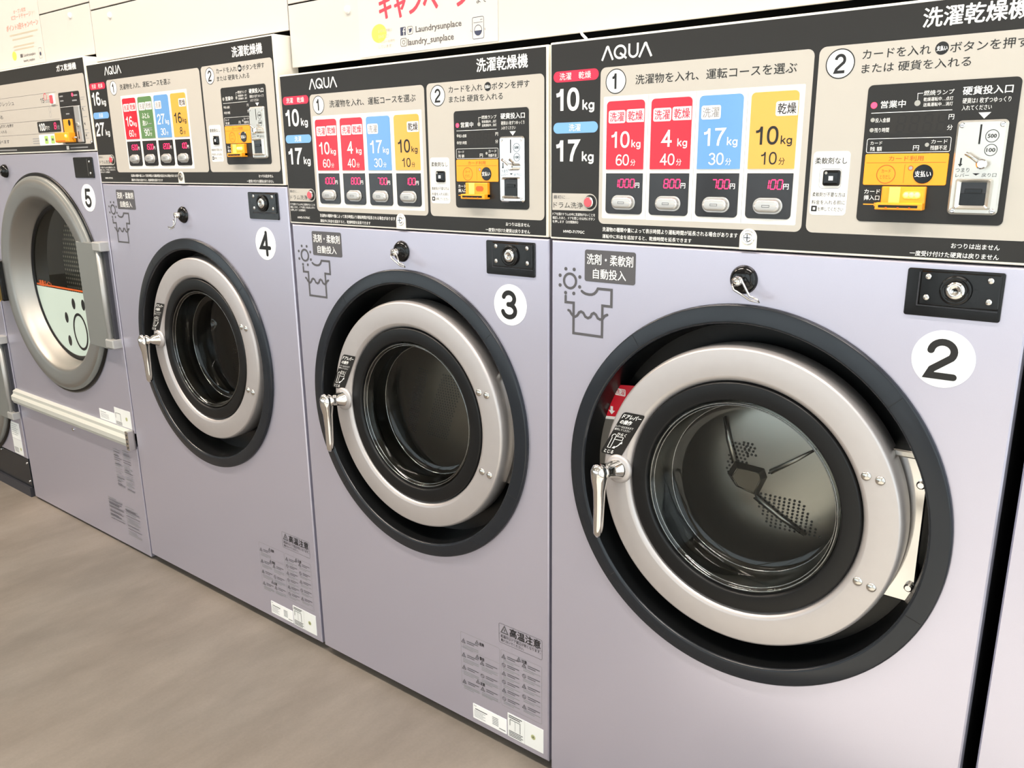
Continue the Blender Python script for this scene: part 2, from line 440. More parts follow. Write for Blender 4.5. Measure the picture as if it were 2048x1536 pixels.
def rr(u0, v0, u1, v1, r, corners='abcd', n=5):
    """rounded rectangle outline, counter-clockwise from bottom left; corners: a=bl b=br c=tr d=tl"""
    r = min(r, (u1 - u0) / 2, (v1 - v0) / 2); out = []
    for key, cu, cv, a0, pt in (('a', u0 + r, v0 + r, 180, (u0, v0)), ('b', u1 - r, v0 + r, 270, (u1, v0)), ('c', u1 - r, v1 - r, 0, (u1, v1)), ('d', u0 + r, v1 - r, 90, (u0, v1))):
        if r <= 0 or key not in corners: out.append(pt)
        else: out += arc(cu, cv, r, r, a0, a0 + 90, n)
    return out

def thing(name, label, cat, loc, group=None):
    o = bpy.data.objects.new(name, None); o.location = loc; COL.objects.link(o)
    o['label'] = label; o['category'] = cat
    if group: o['group'] = group
    return o
def tag(o, label, cat, group=None):
    o['label'] = label; o['category'] = cat
    if group: o['group'] = group
    return o
def struct(o):
    o['kind'] = 'structure'; return o

# ------------------------------------------------------------------ room
RX = 1.75
def bm_box(x0, y0, z0, x1, y1, z1, mname, m=None):
    m = m or MB(); return m.box(x0, z0, y0, x1, z1, y1, mname)
struct(bm_box(-9.0, -5.0, FL - 0.1, RX, 1.0, FL, 'trowelled_concrete').build('floor'))
struct(bm_box(-9.0, -5.0, 2.70, RX, 1.0, 2.80, 'wall_white').build('ceiling'))
struct(bm_box(-9.0, 0.90, FL, RX, 1.0, 2.70, 'wall_white').build('wall_back'))
struct(bm_box(-9.1, -5.0, FL, -9.0, 1.0, 2.70, 'wall_white').build('wall_left'))
def window_wall(name, make, a0, a1, w0, w1, n, k0, zb=.10, zt=2.32):
    """wall with a run of n framed windows; make(p0, d0, z0, p1, d1, z1, material, builder) lays boxes along it"""
    m = MB()
    make(a0, 0, FL, w0, 1, 2.7, 'wall_white', m); make(w1, 0, FL, a1, 1, 2.7, 'wall_white', m)
    make(w0, 0, FL, w1, 1, zb, 'wall_white', m); make(w0, 0, zt, w1, 1, 2.7, 'wall_white', m)
    struct(m.build(name)); st = (w1 - w0) / n
    for i in range(n):
        p0 = w0 + i * st; p1 = p0 + st; fr = MB()
        for q in ((p0, zb, p0 + .05, zt), (p1 - .05, zb, p1, zt), (p0 + .05, zb, p1 - .05, zb + .05), (p0 + .05, zt - .05, p1 - .05, zt)):
            make(q[0], .1, q[1], q[2], .9, q[3], 'frame_dark', fr)
        w = struct(fr.build('window_%d' % (k0 + i)))
        gp = MB(); make(p0 + .05, .47, zb + .05, p1 - .05, .53, zt - .05, 'window_glass', gp); gp.build('glass_pane', w)
window_wall('wall_front', lambda p0, d0, z0, p1, d1, z1, m, b: bm_box(p0, -5.1 + .1 * d0, z0, p1, -5.1 + .1 * d1, z1, m, b), -9.1, RX + .1, -8.4, 1.2, 6, 1)
window_wall('wall_right', lambda p0, d0, z0, p1, d1, z1, m, b: bm_box(RX + .1 * d0, p0, z0, RX + .1 * d1, p1, z1, m, b), -5.0, 1.0, -4.2, -0.08, 3, 7, .03, 2.42)
g = bm_box(-26, -30, FL - .30, 26, -5.1, FL - .12, 'asphalt').build('ground'); struct(g)
g2 = bm_box(RX + .1, -5.1, FL - .30, 26, 12, FL - .12, 'asphalt').build('ground'); struct(g2)
for i, (x, y, _p) in enumerate(LAMPS):
    t = thing('ceiling_light', 'slim linear ceiling light in the ' + ['row above the machines, far left', 'row above the machines, middle', 'row above the machines, right', 'second row, left', 'second row, right'][i], 'light', (x, y, 2.70), 'linear ceiling lights')
    h = MB(); h.box(-.60, -.07, -.08, .60, 0.0, -.055, 'cream_paint'); h.box(-.60, -.07, .055, .60, 0.0, .08, 'cream_paint')
    h.box(-.62, -.07, -.08, -.60, 0, .08, 'cream_paint'); h.box(.60, -.07, -.08, .62, 0, .08, 'cream_paint')
    h.build('housing', t)

# ------------------------------------------------------------------ washer-dryer builder
YF = -0.0015       # plane of the printed control face
def course_card(mb, u0, v0, kind, big, mins, y):
    c = {'r': 'card_red', 'b': 'card_blue', 'y': 'card_yellow', 'g': 'card_green'}[kind]
    ink = 'ink_black' if kind == 'y' else 'ink_white'
    tink = {'r': 'pill_red', 'b': 'ink_pale', 'y': 'ink_black', 'g': 'ink_pale'}[kind]
    y1 = y - 0.0012; y2 = y1 - 0.00014; y3 = y2 - 0.00014
    mb.plate(u0, v0, u0 + .0646, v0 + .0990, .006, y1, y, c, corners='cd')
    if kind in 'rgb':
        mb.rrect(u0 + .0036, v0 + .0672, u0 + .0327, v0 + .0856, .003, y2, 'tag_white')
        mb.text('洗濯', u0 + .0056, v0 + .0695, u0 + .0307, v0 + .0833, y3, tink, .012)
    if kind in 'rgy':
        mb.rrect(u0 + .0345, v0 + .0677, u0 + .0642, v0 + .0862, .003, y2, 'tag_white', corners='ad')
        mb.text('乾燥', u0 + .0372, v0 + .0700, u0 + .0622, v0 + .0840, y3, tink, .012)
    if kind == 'g':
        mb.text('ふとん', u0 + .013, v0 + .0475, u0 + .049, v0 + .0605, y2, ink, .02)
        mb.text('洗い', u0 + .012, v0 + .0300, u0 + .037, v0 + .0430, y2, ink, .02)
        for q in (.0345, .0240, .0195):
            mb.stroke([(u0 + (.041 if q > .03 else .014), v0 + q), (u0 + .055, v0 + q)], .0018, y2, 'ink_pale')
    else:
        if len(big) == 2: mb.num(big, u0 + .0075, v0 + .0316, u0 + .0415, v0 + .0550, .0034, y2, ink)
        else: mb.num(big, u0 + .0190, v0 + .0316, u0 + .0360, v0 + .0550, .0034, y2, ink)
        mb.kg(u0 + .0436, v0 + .0320, u0 + .0596, v0 + .0428, .0016, y2, ink)
    if len(mins) == 2: mb.num(mins, u0 + .0172, v0 + .0056, u0 + .0412, v0 + .0220, .0020, y2, ink)
    else: mb.num(mins, u0 + .0270, v0 + .0056, u0 + .0400, v0 + .0220, .0020, y2, ink)
    mb.text('分', u0 + .0432, v0 + .0052, u0 + .0516, v0 + .0145, y2, ink)

def aqua_logo(mb, u0, v0, u1, v1, y):
    w = u1 - u0; h = v1 - v0; sw = h * .155
    X = lambda a: u0 + a * w
    for a, b in ((0.0, .25), (.735, 1.0)):
        c = (a + b) / 2
        mb.stroke([(X(a) + sw * .45, v0), (X(c) - h * .09, v1 - h * .20)] + [(X(c) + h * .09 * math.cos(t), v1 - h * .20 + h * .13 * math.sin(t)) for t in [PI * (1 - i / 8) for i in range(1, 8)]] + [(X(c) + h * .09, v1 - h * .20), (X(b) - sw * .45, v0)], sw, y, 'ink_white')
    mb.stroke([(X(.375) + (.125 * w - sw / 2) * math.cos(t), (v0 + v1) / 2 + (h / 2 - sw / 2) * math.sin(t)) for t in [2 * PI * i / 32 for i in range(32)]], sw, y, 'ink_white', True)
    mb.stroke([(X(.375), v0 + h * .42), (X(.505), v0 + h * .03)], sw * .95, y, 'ink_white')
    mb.stroke([(X(.555), v1)] + [(X(.637) + (.082 * w) * math.cos(t), v0 + h * .42 + (h * .42 - sw / 2) * math.sin(t)) for t in [PI + PI * i / 14 for i in range(15)]] + [(X(.719), v1)], sw, y, 'ink_white')

def control_panel(root, off, M):
    dv = M['dv']; L = M['L']; C = M['C']; R = M['R']; T1 = M['T1']
    y1, y2, y3, y4 = YF - .00014, YF - .00028, YF - .00042, YF - .00056
    p = MB()
    p.plate(M['pu0'], 1.0367 + M['pv'], M['pu1'], M['ptop'], .002, -0.001, .055, 'cream_paint', .0012)
    p.rrect(M['gu0'], 1.0397 + M['pv'], M['gu1'], M['gtop'], .001, YF, 'face_black')
    p.rrect(M['l1'][0], 1.0642 + dv, M['l1'][1], M['l1'][2], .009, y1, 'face_grey')
    p.rrect(M['l2'][0], 1.0644 + dv, M['l2'][1], M['l1'][2] + .001, .009, y1, 'face_grey')
    # heading row
    a = .0985 + L
    aqua_logo(p, a, M['aq'], a + .0861, M['aq'] + .0200, y1)
    p.text('洗濯乾燥機', .5425 + R, M['tt'], .6520 + R, M['tt'] + .0220, y1, 'ink_white', .022)
    # left column
    def V(z): return z + dv
    p.rrect(.0108 + L, V(1.2783) + M['lv'], .0943 + L, V(1.2944) + M['lv'], .008, y1, 'pill_red')
    p.text('洗濯', .0225 + L, V(1.2812) + M['lv'], .0445 + L, V(1.2917) + M['lv'], y2, 'ink_white')
    p.text('乾燥', .0580 + L, V(1.2812) + M['lv'], .0805 + L, V(1.2917) + M['lv'], y2, 'ink_white')
    p.num(M['cap'][0], .0142 + L, V(1.2360), .0602 + L, V(1.2684), .0058, y1, 'ink_white')
    p.kg(.0650 + L, V(1.2360), .0872 + L, V(1.2506), .0026, y1, 'ink_white')
    p.rrect(.0107 + L, V(1.2018), .0943 + L, V(1.2182), .0082, y1, 'pill_blue')
    p.text('洗濯', .0405 + L, V(1.2047), .0625 + L, V(1.2155), y2, 'ink_white')
    p.num(M['cap'][1], .0142 + L, V(1.1591), .0602 + L, V(1.1914), .0058, y1, 'ink_white')
    p.kg(.0650 + L, V(1.1594), .0872 + L, V(1.1740), .0026, y1, 'ink_white')
    p.rrect(.0088 + L, V(1.0830), .0946 + L, V(1.1097), .0133, y1, 'face_grey', corners='bc', n=8)
    p.text('最初に…', .0114 + L, V(1.1010), .0422 + L, V(1.1066), y2, 'ink_grey')
    p.text('ドラム洗浄', .0115 + L, V(1.0864), .0684 + L, V(1.0960), y2, 'ink_black')
    p.disc(.0822 + L, V(1.0967), .0112, y2, 'ink_black')
    for s_, x1, z in (('ドアを開けドラムの中に洗濯物がないことを', .0915, 1.0745), ('確認したあと、ドアを閉じ1分以内にボタン', .0915, 1.0684), ('を押します（2分間無料）', .0597, 1.0623)):
        p.text(s_, .0095 + L, V(z), x1 + L, V(z) + .0047, y1, 'ink_white')
    p.text(M['model'], .0311 + L, V(1.0472), .0719 + L, V(1.0516), y1, 'ink_white', .02)
    p.text('洗濯物の種類や量によって表示時間より運転時間が延長される場合があります', .1055 + M['B'], V(1.0523), .3294 + M['B'], V(1.0592), y1, 'ink_white', .008)
    p.text('運転中に料金を追加すると、乾燥時間を延長できます', .1057 + M['B'], V(1.0418), .2588 + M['B'], V(1.0482), y1, 'ink_white', .008)
    # step 1
    p.disc(.1247 + T1, V(1.2736), .0176, y2, 'ink_white'); p.ring(.1247 + T1, V(1.2736), .0164, .0177, y3, 'ink_black')
    p.num('1', .1175 + T1, V(1.2628), .1295 + T1, V(1.2848), .0036, y3, 'ink_black')
    p.text('洗濯物を入れ、運転コースを選ぶ', .1580 + M['T1t'], V(1.2668), .3970 + M['T1t'], V(1.2804), y2, 'ink_black', .008)
    p.rrect(.1042 + C, V(1.0728), .4101 + C, V(1.2526), .002, y2, 'white_plastic')
    for i in range(1, 4):
        x = .1052 + C + .0759 * i
        p.stroke([(x, V(1.0730)), (x, V(1.2524))], .0005, y3, 'ink_pale')
    # step 2
    p.disc(.4514 + R, V(1.2738), .0178, y2, 'ink_white'); p.ring(.4514 + R, V(1.2738), .0166, .0179, y3, 'ink_black')
    p.num('2', .4440 + R, V(1.2628), .4590 + R, V(1.2850), .0036, y3, 'ink_black')
    p.text('カードを入れ', .4778 + R, V(1.2765), .5552 + R, V(1.2878), y2, 'ink_black', .006)
    p.disc(.5668 + R, V(1.2822), .0073, y2, 'ink_black')
    p.text('支払い', .5610 + R, V(1.2792), .5726 + R, V(1.2850), y3, 'ink_white', .03)
    p.text('ボタンを押す', .5755 + R, V(1.2763), .6550 + R, V(1.2878), y2, 'ink_black', .006)
    p.text('または 硬貨を入れる', .4780 + R, V(1.2602), .5993 + R, V(1.2714), y2, 'ink_black', .006)
    p.text('おつりは出ません', .6022 + R, V(1.0525), .6541 + R, V(1.0590), y1, 'ink_white', .008)
    p.text('一度受け付けた硬貨は戻りません', .5566 + R, V(1.0412), .6545 + R, V(1.0478), y1, 'ink_white', .008)
    # bottom fixing tab
    tu = .3455 + M['B']
    p.plate(tu - .0125, V(1.0368), tu + .0125, V(1.0662), .0125, -.0032, 0, 'cream_paint', .0006, corners='cd', n=8)
    panel = p.build('control_panel', root, off)
    s = MB(); s.cyl(tu, V(1.0538), .0098, -.0044, -.003, 'chrome', 24, .0006); s.cyl(tu, V(1.0538), .0062, -.0065, -.004, 'chrome', 20, .0012)
    s.stroke([(tu - .0045, V(1.0538)), (tu + .0045, V(1.0538))], .0012, -.0067, 'dark_steel'); s.stroke([(tu, V(1.0493)), (tu, V(1.0583))], .0012, -.0067, 'dark_steel')
    s.build('screw', panel, off)
    b = MB(); b.cyl(.0798 + L, V(1.0966), .0090, -.0052, y2, 'chrome_soft', 28, .0012); b.cyl(.0798 + L, V(1.0966), .0077, -.0062, -.005, 'button_red', 28, .0012)
    b.build('drum_clean_button', panel, off)
    # four courses
    for i, (kd, bg, mn, pr) in enumerate(M['courses']):
        u0 = .1107 + C + .0759 * i
        cd = MB(); course_card(cd, u0, V(1.1466), kd, bg, mn, y2); cd.build('course_card', panel, off)
        d = MB(); d.plate(u0 + .0003, V(1.0803), u0 + .0644, V(1.1408), .006, -.0032, y2, 'window_black', .0004, corners='ab')
        d.seg7(pr, u0 + .0500, V(1.1200), V(1.1321), .0094, -.0035, 'led_digit')
        d.text('円', u0 + .0520, V(1.1195), u0 + .0596, V(1.1270), -.0035, 'ink_white', .02)
        d.build('price_display', panel, off)
        k_ = MB(); cu = u0 + .0320; cv = V(1.0975)
        k_.plate(cu - .0208, cv - .0108, cu + .0208, cv + .0108, .0108, -.0044, -.003, 'silver_plastic', .0006, n=8)
        k_.pad(cu - .0186, cv - .0088, cu + .0186, cv + .0088, .0088, -.0042, .0062, 'silver_plastic', 8)
        k_.stroke([(cu - .0052, cv - .0013), (cu + .0052, cv - .0013), (cu + .0052, cv + .0013), (cu - .0052, cv + .0013)], .0006, -.0106, 'ink_grey', True)
        k_.build('course_button', panel, off)
    # softener card
    sc = MB()
    sc.plate(.4275 + R, V(1.0875), .4743 + R, V(1.1682), .005, y3, y1, 'white_plastic')
    sc.text('柔軟剤なし', .4300 + R, V(1.1522), .4708 + R, V(1.1607), y4, 'ink_black', .01)
    sc.stroke(rr(.4374 + R, V(1.1219), .4650 + R, V(1.1465), .004), .0005, y4, 'ink_pale', True)
    sc.text('柔軟剤が不要な方は', .4298 + R, V(1.1110), .4721 + R, V(1.1167), y4, 'ink_black')
    sc.text('料金を入れる前に', .4298 + R, V(1.1012), .4725 + R, V(1.1068), y4, 'ink_black')
    sc.rrect(.4297 + R, V(1.0920), .4371 + R, V(1.0993), .0008, y4, 'ink_black'); sc.rrect(.4319 + R, V(1.0941), .4350 + R, V(1.0972), 0, y4 - .00014, 'ink_white')
    sc.text('を押してください', .4382 + R, V(1.0926), .4712 + R, V(1.0980), y4, 'ink_black')
    scp = sc.build('softener_card', panel, off)
    b = MB(); b.pad(.4420 + R, V(1.1250), .4641 + R, V(1.1448), .003, y4, .003, 'gloss_black'); b.rrect(.4501 + R, V(1.1318), .4557 + R, V(1.1372), 0, y4 - .0033, 'ink_white')
    b.disc(.4464 + R, V(1.1412), .0018, y4 - .0032, 'led_off', 12)
    b.build('softener_button', panel, off)
    # payment panel
    q = MB(); yk = -.0026; k1, k2 = yk - .00014, yk - .00028
    q.plate(.4884 + R, V(1.0812), .6535 + R, V(1.2458), .006, yk, y1, 'face_black', .0004)
    q.disc(.4971 + R, V(1.2220), .0038, k1, M['led'], 18); q.text('営業中', .5050 + R, V(1.2180), .5337 + R, V(1.2268), k1, 'ink_white', .01)
    q.disc(.5468 + R, V(1.2223), .0034, k1, 'led_off', 18); q.stroke([(.5466 + R, V(1.2262)), (.5462 + R, V(1.2333)), (.5520 + R, V(1.2333))], .0006, k1, 'ink_white')
    q.text('燃焼ランプ', .5528 + R, V(1.2304), .5856 + R, V(1.2362), k1, 'ink_white')
    q.text('乾燥運転中…点灯', .5533 + R, V(1.2238), .5853 + R, V(1.2283), k1, 'ink_white'); q.text('送風運転中…消灯', .5535 + R, V(1.2178), .5856 + R, V(1.2222), k1, 'ink_white')
    q.text('硬貨投入口', .5945 + R, V(1.2286), .6458 + R, V(1.2382), k1, 'ink_white', .02)
    q.text('硬貨は1 枚ずつゆっくり', .5956 + R, V(1.2192), .6450 + R, V(1.2254), k1, 'ink_white'); q.text('入れてください', .5957 + R, V(1.2116), .6266 + R, V(1.2172), k1, 'ink_white')
    q.poly([(.6137 + R, V(1.2087)), (.6202 + R, V(1.2018)), (.6267 + R, V(1.2087))], k1, 'ink_white')
    q.stroke([(.4948 + R, V(1.2128)), (.5857 + R, V(1.2130))], .0007, k1, 'ink_white')
    q.disc(.4973 + R, V(1.2047), .0026, k1, 'led_off', 14); q.text('投入金額', .5005 + R, V(1.2015), .5175 + R, V(1.2068), k1, 'ink_white')
    q.disc(.4972 + R, V(1.1927), .0026, k1, 'led_off', 14); q.text('残り時間', .5005 + R, V(1.1897), .5175 + R, V(1.1952), k1, 'ink_white')
    q.rrect(.5185 + R, V(1.1876), .5822 + R, V(1.2111), .001, k1, 'display_tint')
    for i in range(4):
        x = .5215 + .0150 * i + R
        q.seg7('8', x + .0125, V(1.1896), V(1.2090), .0118, k2, 'face_black')
    q.text('円', .5828 + R, V(1.2022), .5886 + R, V(1.2080), k1, 'ink_white'); q.text('分', .5824 + R, V(1.1902), .5884 + R, V(1.1962), k1, 'ink_white')
    q.stroke(rr(.4932 + R, V(1.1658), .5884 + R, V(1.1823), .002), .0006, k1, 'ink_white', True)
    q.text('カード', .4972 + R, V(1.1750), .5112 + R, V(1.1792), k1, 'ink_white'); q.text('残 額', .4973 + R, V(1.1675), .5114 + R, V(1.1728), k1, 'ink_white')
    q.text('円', .5474 + R, V(1.1675), .5540 + R, V(1.1735), k1, 'ink_white'); q.disc(.5626 + R, V(1.1740), .0024, k1, 'led_off', 14)
    q.text('カード', .5670 + R, V(1.1752), .5848 + R, V(1.1797), k1, 'ink_white'); q.text('残額不足', .5666 + R, V(1.1677), .5850 + R, V(1.1730), k1, 'ink_white')
    q.text('カード', .4954 + R, V(1.1158), .5143 + R, V(1.1212), k1, 'ink_white', .01); q.text('挿入口', .4953 + R, V(1.1078), .5143 + R, V(1.1140), k1, 'ink_white', .01)
    q.stroke([(.4955 + R, V(1.1027)), (.5095 + R, V(1.1027))], .0014, k1, 'orange_plastic'); q.poly([(.5085 + R, V(1.1002)), (.5124 + R, V(1.1027)), (.5085 + R, V(1.1052))], k1, 'orange_plastic')
    q.build('payment_panel', panel, off)
    o = MB(); yo = yk - .0012; o1 = yo - .00014
    o.plate(.4928 + R, V(1.1265), .5885 + R, V(1.1640), .002, yo, yk, 'orange_plastic', .0004)
    o.text('カード利用', .5210 + R, V(1.1553), .5608 + R, V(1.1614), o1, 'ink_brown', .01)
    o.stroke([(.4952 + R, V(1.1535)), (.5858 + R, V(1.1535))], .0004, o1, 'ink_brown'); o.stroke([(.5406 + R, V(1.1292)), (.5406 + R, V(1.1512))], .0004, o1, 'ink_brown')
    o.ring(.5195 + R, V(1.1396), .0104, .0113, o1, 'ink_brown'); o.text('カード', .5140 + R, V(1.1412), .5250 + R, V(1.1458), o1, 'ink_brown'); o.text('とりだし', .5128 + R, V(1.1338), .5256 + R, V(1.1388), o1, 'ink_brown')
    o.ring(.5475 + R, V(1.1469), .0021, .0031, o1, 'ink_brown', 20); o.disc(.5475 + R, V(1.1469), .0021, o1, 'led_off', 16)
    o.build('card_key_plate', panel, off)
    b = MB(); b.cyl(.5622 + R, V(1.1398), .0113, o1 - .0008, yo, 'gloss_black', 32, .0006); b.text('支払い', .5530 + R, V(1.1362), .5714 + R, V(1.1436), o1 - .0011, 'ink_white', .02)
    b.build('pay_button', panel, off)
    # card reader: upright orange housing with a slotted lip and a green lamp
    r_ = MB()
    r_.plate(.5178 + R, V(1.0990), .5682 + R, V(1.1250), .001, -.0100, yk, 'orange_plastic', .0015)
    r_.plate(.5270 + R, V(1.1050), .5400 + R, V(1.1245), .001, -.0112, -.0095, 'yellow_plastic', .0006)
    r_.plate(.5135 + R, V(1.0972), .5682 + R, V(1.1056), .0008, -.0180, yk, 'orange_plastic', .0012)
    r_.rrect(.5178 + R, V(1.0998), .5632 + R, V(1.1030), .0004, -.0182, 'hole_shade_black')
    for x in (.526, .540, .553): r_.plate(x + R, V(1.0992), x + .0022 + R, V(1.1006), 0, -.0190, -.0178, 'orange_deep')
    rd = r_.build('card_reader', panel, off)
    if M['reader_lamp']:
        l = MB(); l.plate(.5432 + R, V(1.1108), .5636 + R, V(1.1192), .0042, -.0106, -.0098, 'lime_print', n=6)
        for i in range(3): l.ball((.5472 + .0062 * i + R, -.0108, V(1.1152)), .0032, 'led_green', 12)
    else:
        l = MB(); l.plate(.5432 + R, V(1.1108), .5600 + R, V(1.1192), .0042, -.0106, -.0098, 'ink_brown', n=6)
    l.build('reader_lamp', panel, off)
    # coin plate
    c = MB(); yc = -.0078; c1 = yc - .00014
    c.plate(.5938 + R, V(1.0932), .6468 + R, V(1.2004), .005, yc, yk, M['coin'], .0022)
    for u_, v_ in ((.5995, 1.1950), (.6412, 1.1950), (.5998, 1.0978), (.6416, 1.0978)):
        c.cyl(u_ + R, V(v_), .0030, yc - .0012, yc, 'chrome', 14, .0008); c.stroke([(u_ + R - .0018, V(v_)), (u_ + R + .0018, V(v_))], .0006, yc - .0014, 'dark_steel')
    c.stroke([(.6193 + R, V(1.1735)), (.6193 + R, V(1.1954))], .0019, c1, 'hole_shade_black')
    c.ring(.6318 + R, V(1.1823), .0064, .0071, c1, 'ink_black', 28); c.text('500', .6272 + R, V(1.1801), .6364 + R, V(1.1846), c1, 'ink_black', .04)
    c.ring(.6322 + R, V(1.1667), .0060, .0067, c1, 'ink_black', 28); c.text('100', .6276 + R, V(1.1645), .6368 + R, V(1.1690), c1, 'ink_black', .04)
    c.stroke([(.6026 + R, V(1.1582)), (.6024 + R, V(1.1512))], .0018, c1, 'ink_black'); c.poly([(.5998 + R, V(1.1514)), (.6022 + R, V(1.1482)), (.6048 + R, V(1.1514))], c1, 'ink_black')
    c.text('つまり', .5981 + R, V(1.1420), .6127 + R, V(1.1470), c1, 'ink_black'); c.text('レバー', .5988 + R, V(1.1364), .6129 + R, V(1.1408), c1, 'ink_black')
    c.poly([(.6162 + R, V(1.1408)), (.6202 + R, V(1.1382)), (.6242 + R, V(1.1408))], c1, 'ink_black'); c.text('戻り口', .6261 + R, V(1.1365), .6412 + R, V(1.1412), c1, 'ink_black')
    # raised coin-return surround
    A = rr(.5995 + R, V(1.0990), .6395 + R, V(1.1345), .003); B_ = rr(.6062 + R, V(1.1040), .6332 + R, V(1.1306), .001); n_ = len(A)
    c.add([(a, yc, b) for a, b in A] + [(a, yc - .0045, b) for a, b in [( .6 * x[0] + .4 * z[0], .6 * x[1] + .4 * z[1]) for x, z in zip(A, B_)]] + [(a, yc - .0015, b) for a, b in B_],
          [(j * n_ + i, j * n_ + (i + 1) % n_, (j + 1) * n_ + (i + 1) % n_, (j + 1) * n_ + i) for j in range(2) for i in range(n_)], M['coin'])
    cp = c.build('coin_plate', panel, off)
    d = MB(); d.plate(.6062 + R, V(1.1040), .6332 + R, V(1.1306), .001, yc - .0010, yc + .001, 'window_black')
    d.plate(.6108 + R, V(1.1185), .6290 + R, V(1.1232), .0005, yc - .0026, yc - .0008, 'gloss_black', .0005); d.plate(.6062 + R, V(1.1040), .6332 + R, V(1.1180), .001, yc - .0016, yc, 'gloss_black', .0004)
    d.build('coin_return_flap', panel, off)
    l = MB(); hub = (.6262 + R, yc - .007, V(1.1512))
    l.cyl(hub[0], hub[2], .0058, yc - .0125, yc, 'chrome', 24, .0016); l.tube([(hub[0] - .003, yc - .0088, hub[2] + .002), (.6150 + R, yc - .0100, V(1.1592)), (.6085 + R, yc - .0105, V(1.1634))], [.0026, .0020, .0021], 'chrome_soft', 10)
    l.build('jam_lever', panel, off)
    return panel

def door_sticker(mb, du, dv, y):
    ro = math.radians(-14); cu, cv = .1510 + du, .7262 + dv
    # follows the curve of the ring: each height is shifted sideways
    def bend(a, b):
        t = (b + .0395) / .079
        return cu + a * .92 + (-.0210 + .0335 * t + .010 * t * t), cv + b + a * .0
    O = [bend(a, b) for a, b in rr(-.0205, -.0395, .0230, .0395, .005, n=4)]
    mb.poly(O, y, 'ink_black')
    def T(s_, a0, b0, a1, b1, bold=0.0): mb.text(s_, a0, b0, a1, b1, y - .0003, 'ink_white', bold, rot=bend)
    T('ドアレバー', -.0170, .0280, .0200, .0365, .03); T('の操作', -.0150, .0180, .0080, .0262, .03)
    T('レバーは止まるまで', -.0175, .0115, .0170, .0155); T('操作してください', -.0170, .0060, .0145, .0100); T('ひらく', -.0060, -.0035, .0120, .0025, .02); T('とじる', -.0150, -.0370, .0040, -.0305, .02)
    lev = [bend(-.0120, -.0270), bend(-.0120, -.0090)] + [bend(-.0100 + .0040 * math.cos(t), -.0055 + .0040 * math.sin(t)) for t in [PI * (1.1 - i * 1.2 / 8) for i in range(9)]] + [bend(-.0062, -.0090), bend(-.0062, -.0270)]
    mb.stroke(lev, .0009, y - .0003, 'ink_white', True)
    mb.stroke([bend(-.0050, -.0050), bend(.0090, -.0050), bend(.0095, -.0105), bend(-.0050, -.0105)], .0009, y - .0003, 'ink_white')
    mb.stroke([bend(.0010, -.0255), bend(.0060, -.0215), bend(.0100, -.0150)], .0013, y - .0003, 'ink_white')
    mb.poly([bend(-.0030, -.0270), bend(.0030, -.0270), bend(.0005, -.0222)], y - .0003, 'ink_white'); mb.poly([bend(.0070, -.0165), bend(.0125, -.0165), bend(.0110, -.0118)], y - .0003, 'ink_white')

def drum_detail(mb, cu, cv, y, M):
    """pressed back plate: shallow dome, three arms and patches of perforation"""
    prof = [(.0005, y - .010), (.04, y - .009), (.09, y - .004), (.15, y + .006), (.205, y + .030), (.235, y + .070)]
    mb.lathe(cu, cv, prof, M['drum'], 72)
    def yy(r):
        for (r0, a), (r1, b) in zip(prof, prof[1:]):
            if r <= r1: return a + (b - a) * (r - r0) / (r1 - r0)
        return prof[-1][1]
    if M['arms']:
        # three-armed pressing with a raised hub
        ang = [math.radians(a) for a in (118, 228, 338)]
        tips = [(cu + .052 * math.cos(a), cv + .040 * math.sin(a)) for a in [math.radians(t) for t in (140, 60, 0, -60, -120, 180)]]
        hub_c = (cu - .018, cv - .006)
        H = [(hub_c[0] + a, hub_c[1] + b) for a, b in ((-.034, .022), (.016, .020), (.022, .006), (.008, -.030), (-.030, -.022), (-.046, -.002))]
        top = [(hub_c[0] + (p[0] - hub_c[0]) * .72, y - .022, hub_c[1] + (p[1] - hub_c[1]) * .72) for p in H]
        base = [(p[0], y - .010, p[1]) for p in H]
        mb.add(base + top, [(i, (i + 1) % 6, 6 + (i + 1) % 6, 6 + i) for i in range(6)], M['drum']); mb.add(top, [tuple(range(6))], 'drum_steel_shaded')  # hub top darker, a dark reflection put into its colour
        for i in range(6):
            a, b = top[i], top[(i + 1) % 6]; mb.tube([a, b], .0012, 'drum_steel_shaded', 6)
        for pts in (((-.052, .016), (-.066, .052), (-.076, .088)), ((-.012, -.036), (.030, -.062), (.072, -.084)), ((.010, .012), (.048, .040), (.076, .062))):
            P = [(cu + a, yy(math.hypot(a, b)) - .004, cv + b) for a, b in pts]
            mb.tube(P, [.0045, .0035, .0018], M['drum'], 8, flat=.8)
            mb.tube([(p[0] - .0035, p[1] + .001, p[2] - .0035) for p in P], [.0014, .0014, .0008], 'hole_shade_black', 6)  # black copies beside the arms paint in their shade
    for (a0, b0, nu, nv, su, sv, lean, cut) in M['perf']:
        for i in range(nu):
            for j in range(nv):
                if cut and (i + j) > cut: continue
                a = a0 + i * su + (j % 2) * su / 2 + lean * j * sv; b = b0 - j * sv
                r = math.hypot(a, b)
                if r > .175: continue
                mb.disc(cu + a, cv + b, .0021, yy(r) - .0009, 'hole_shade_black', 8)

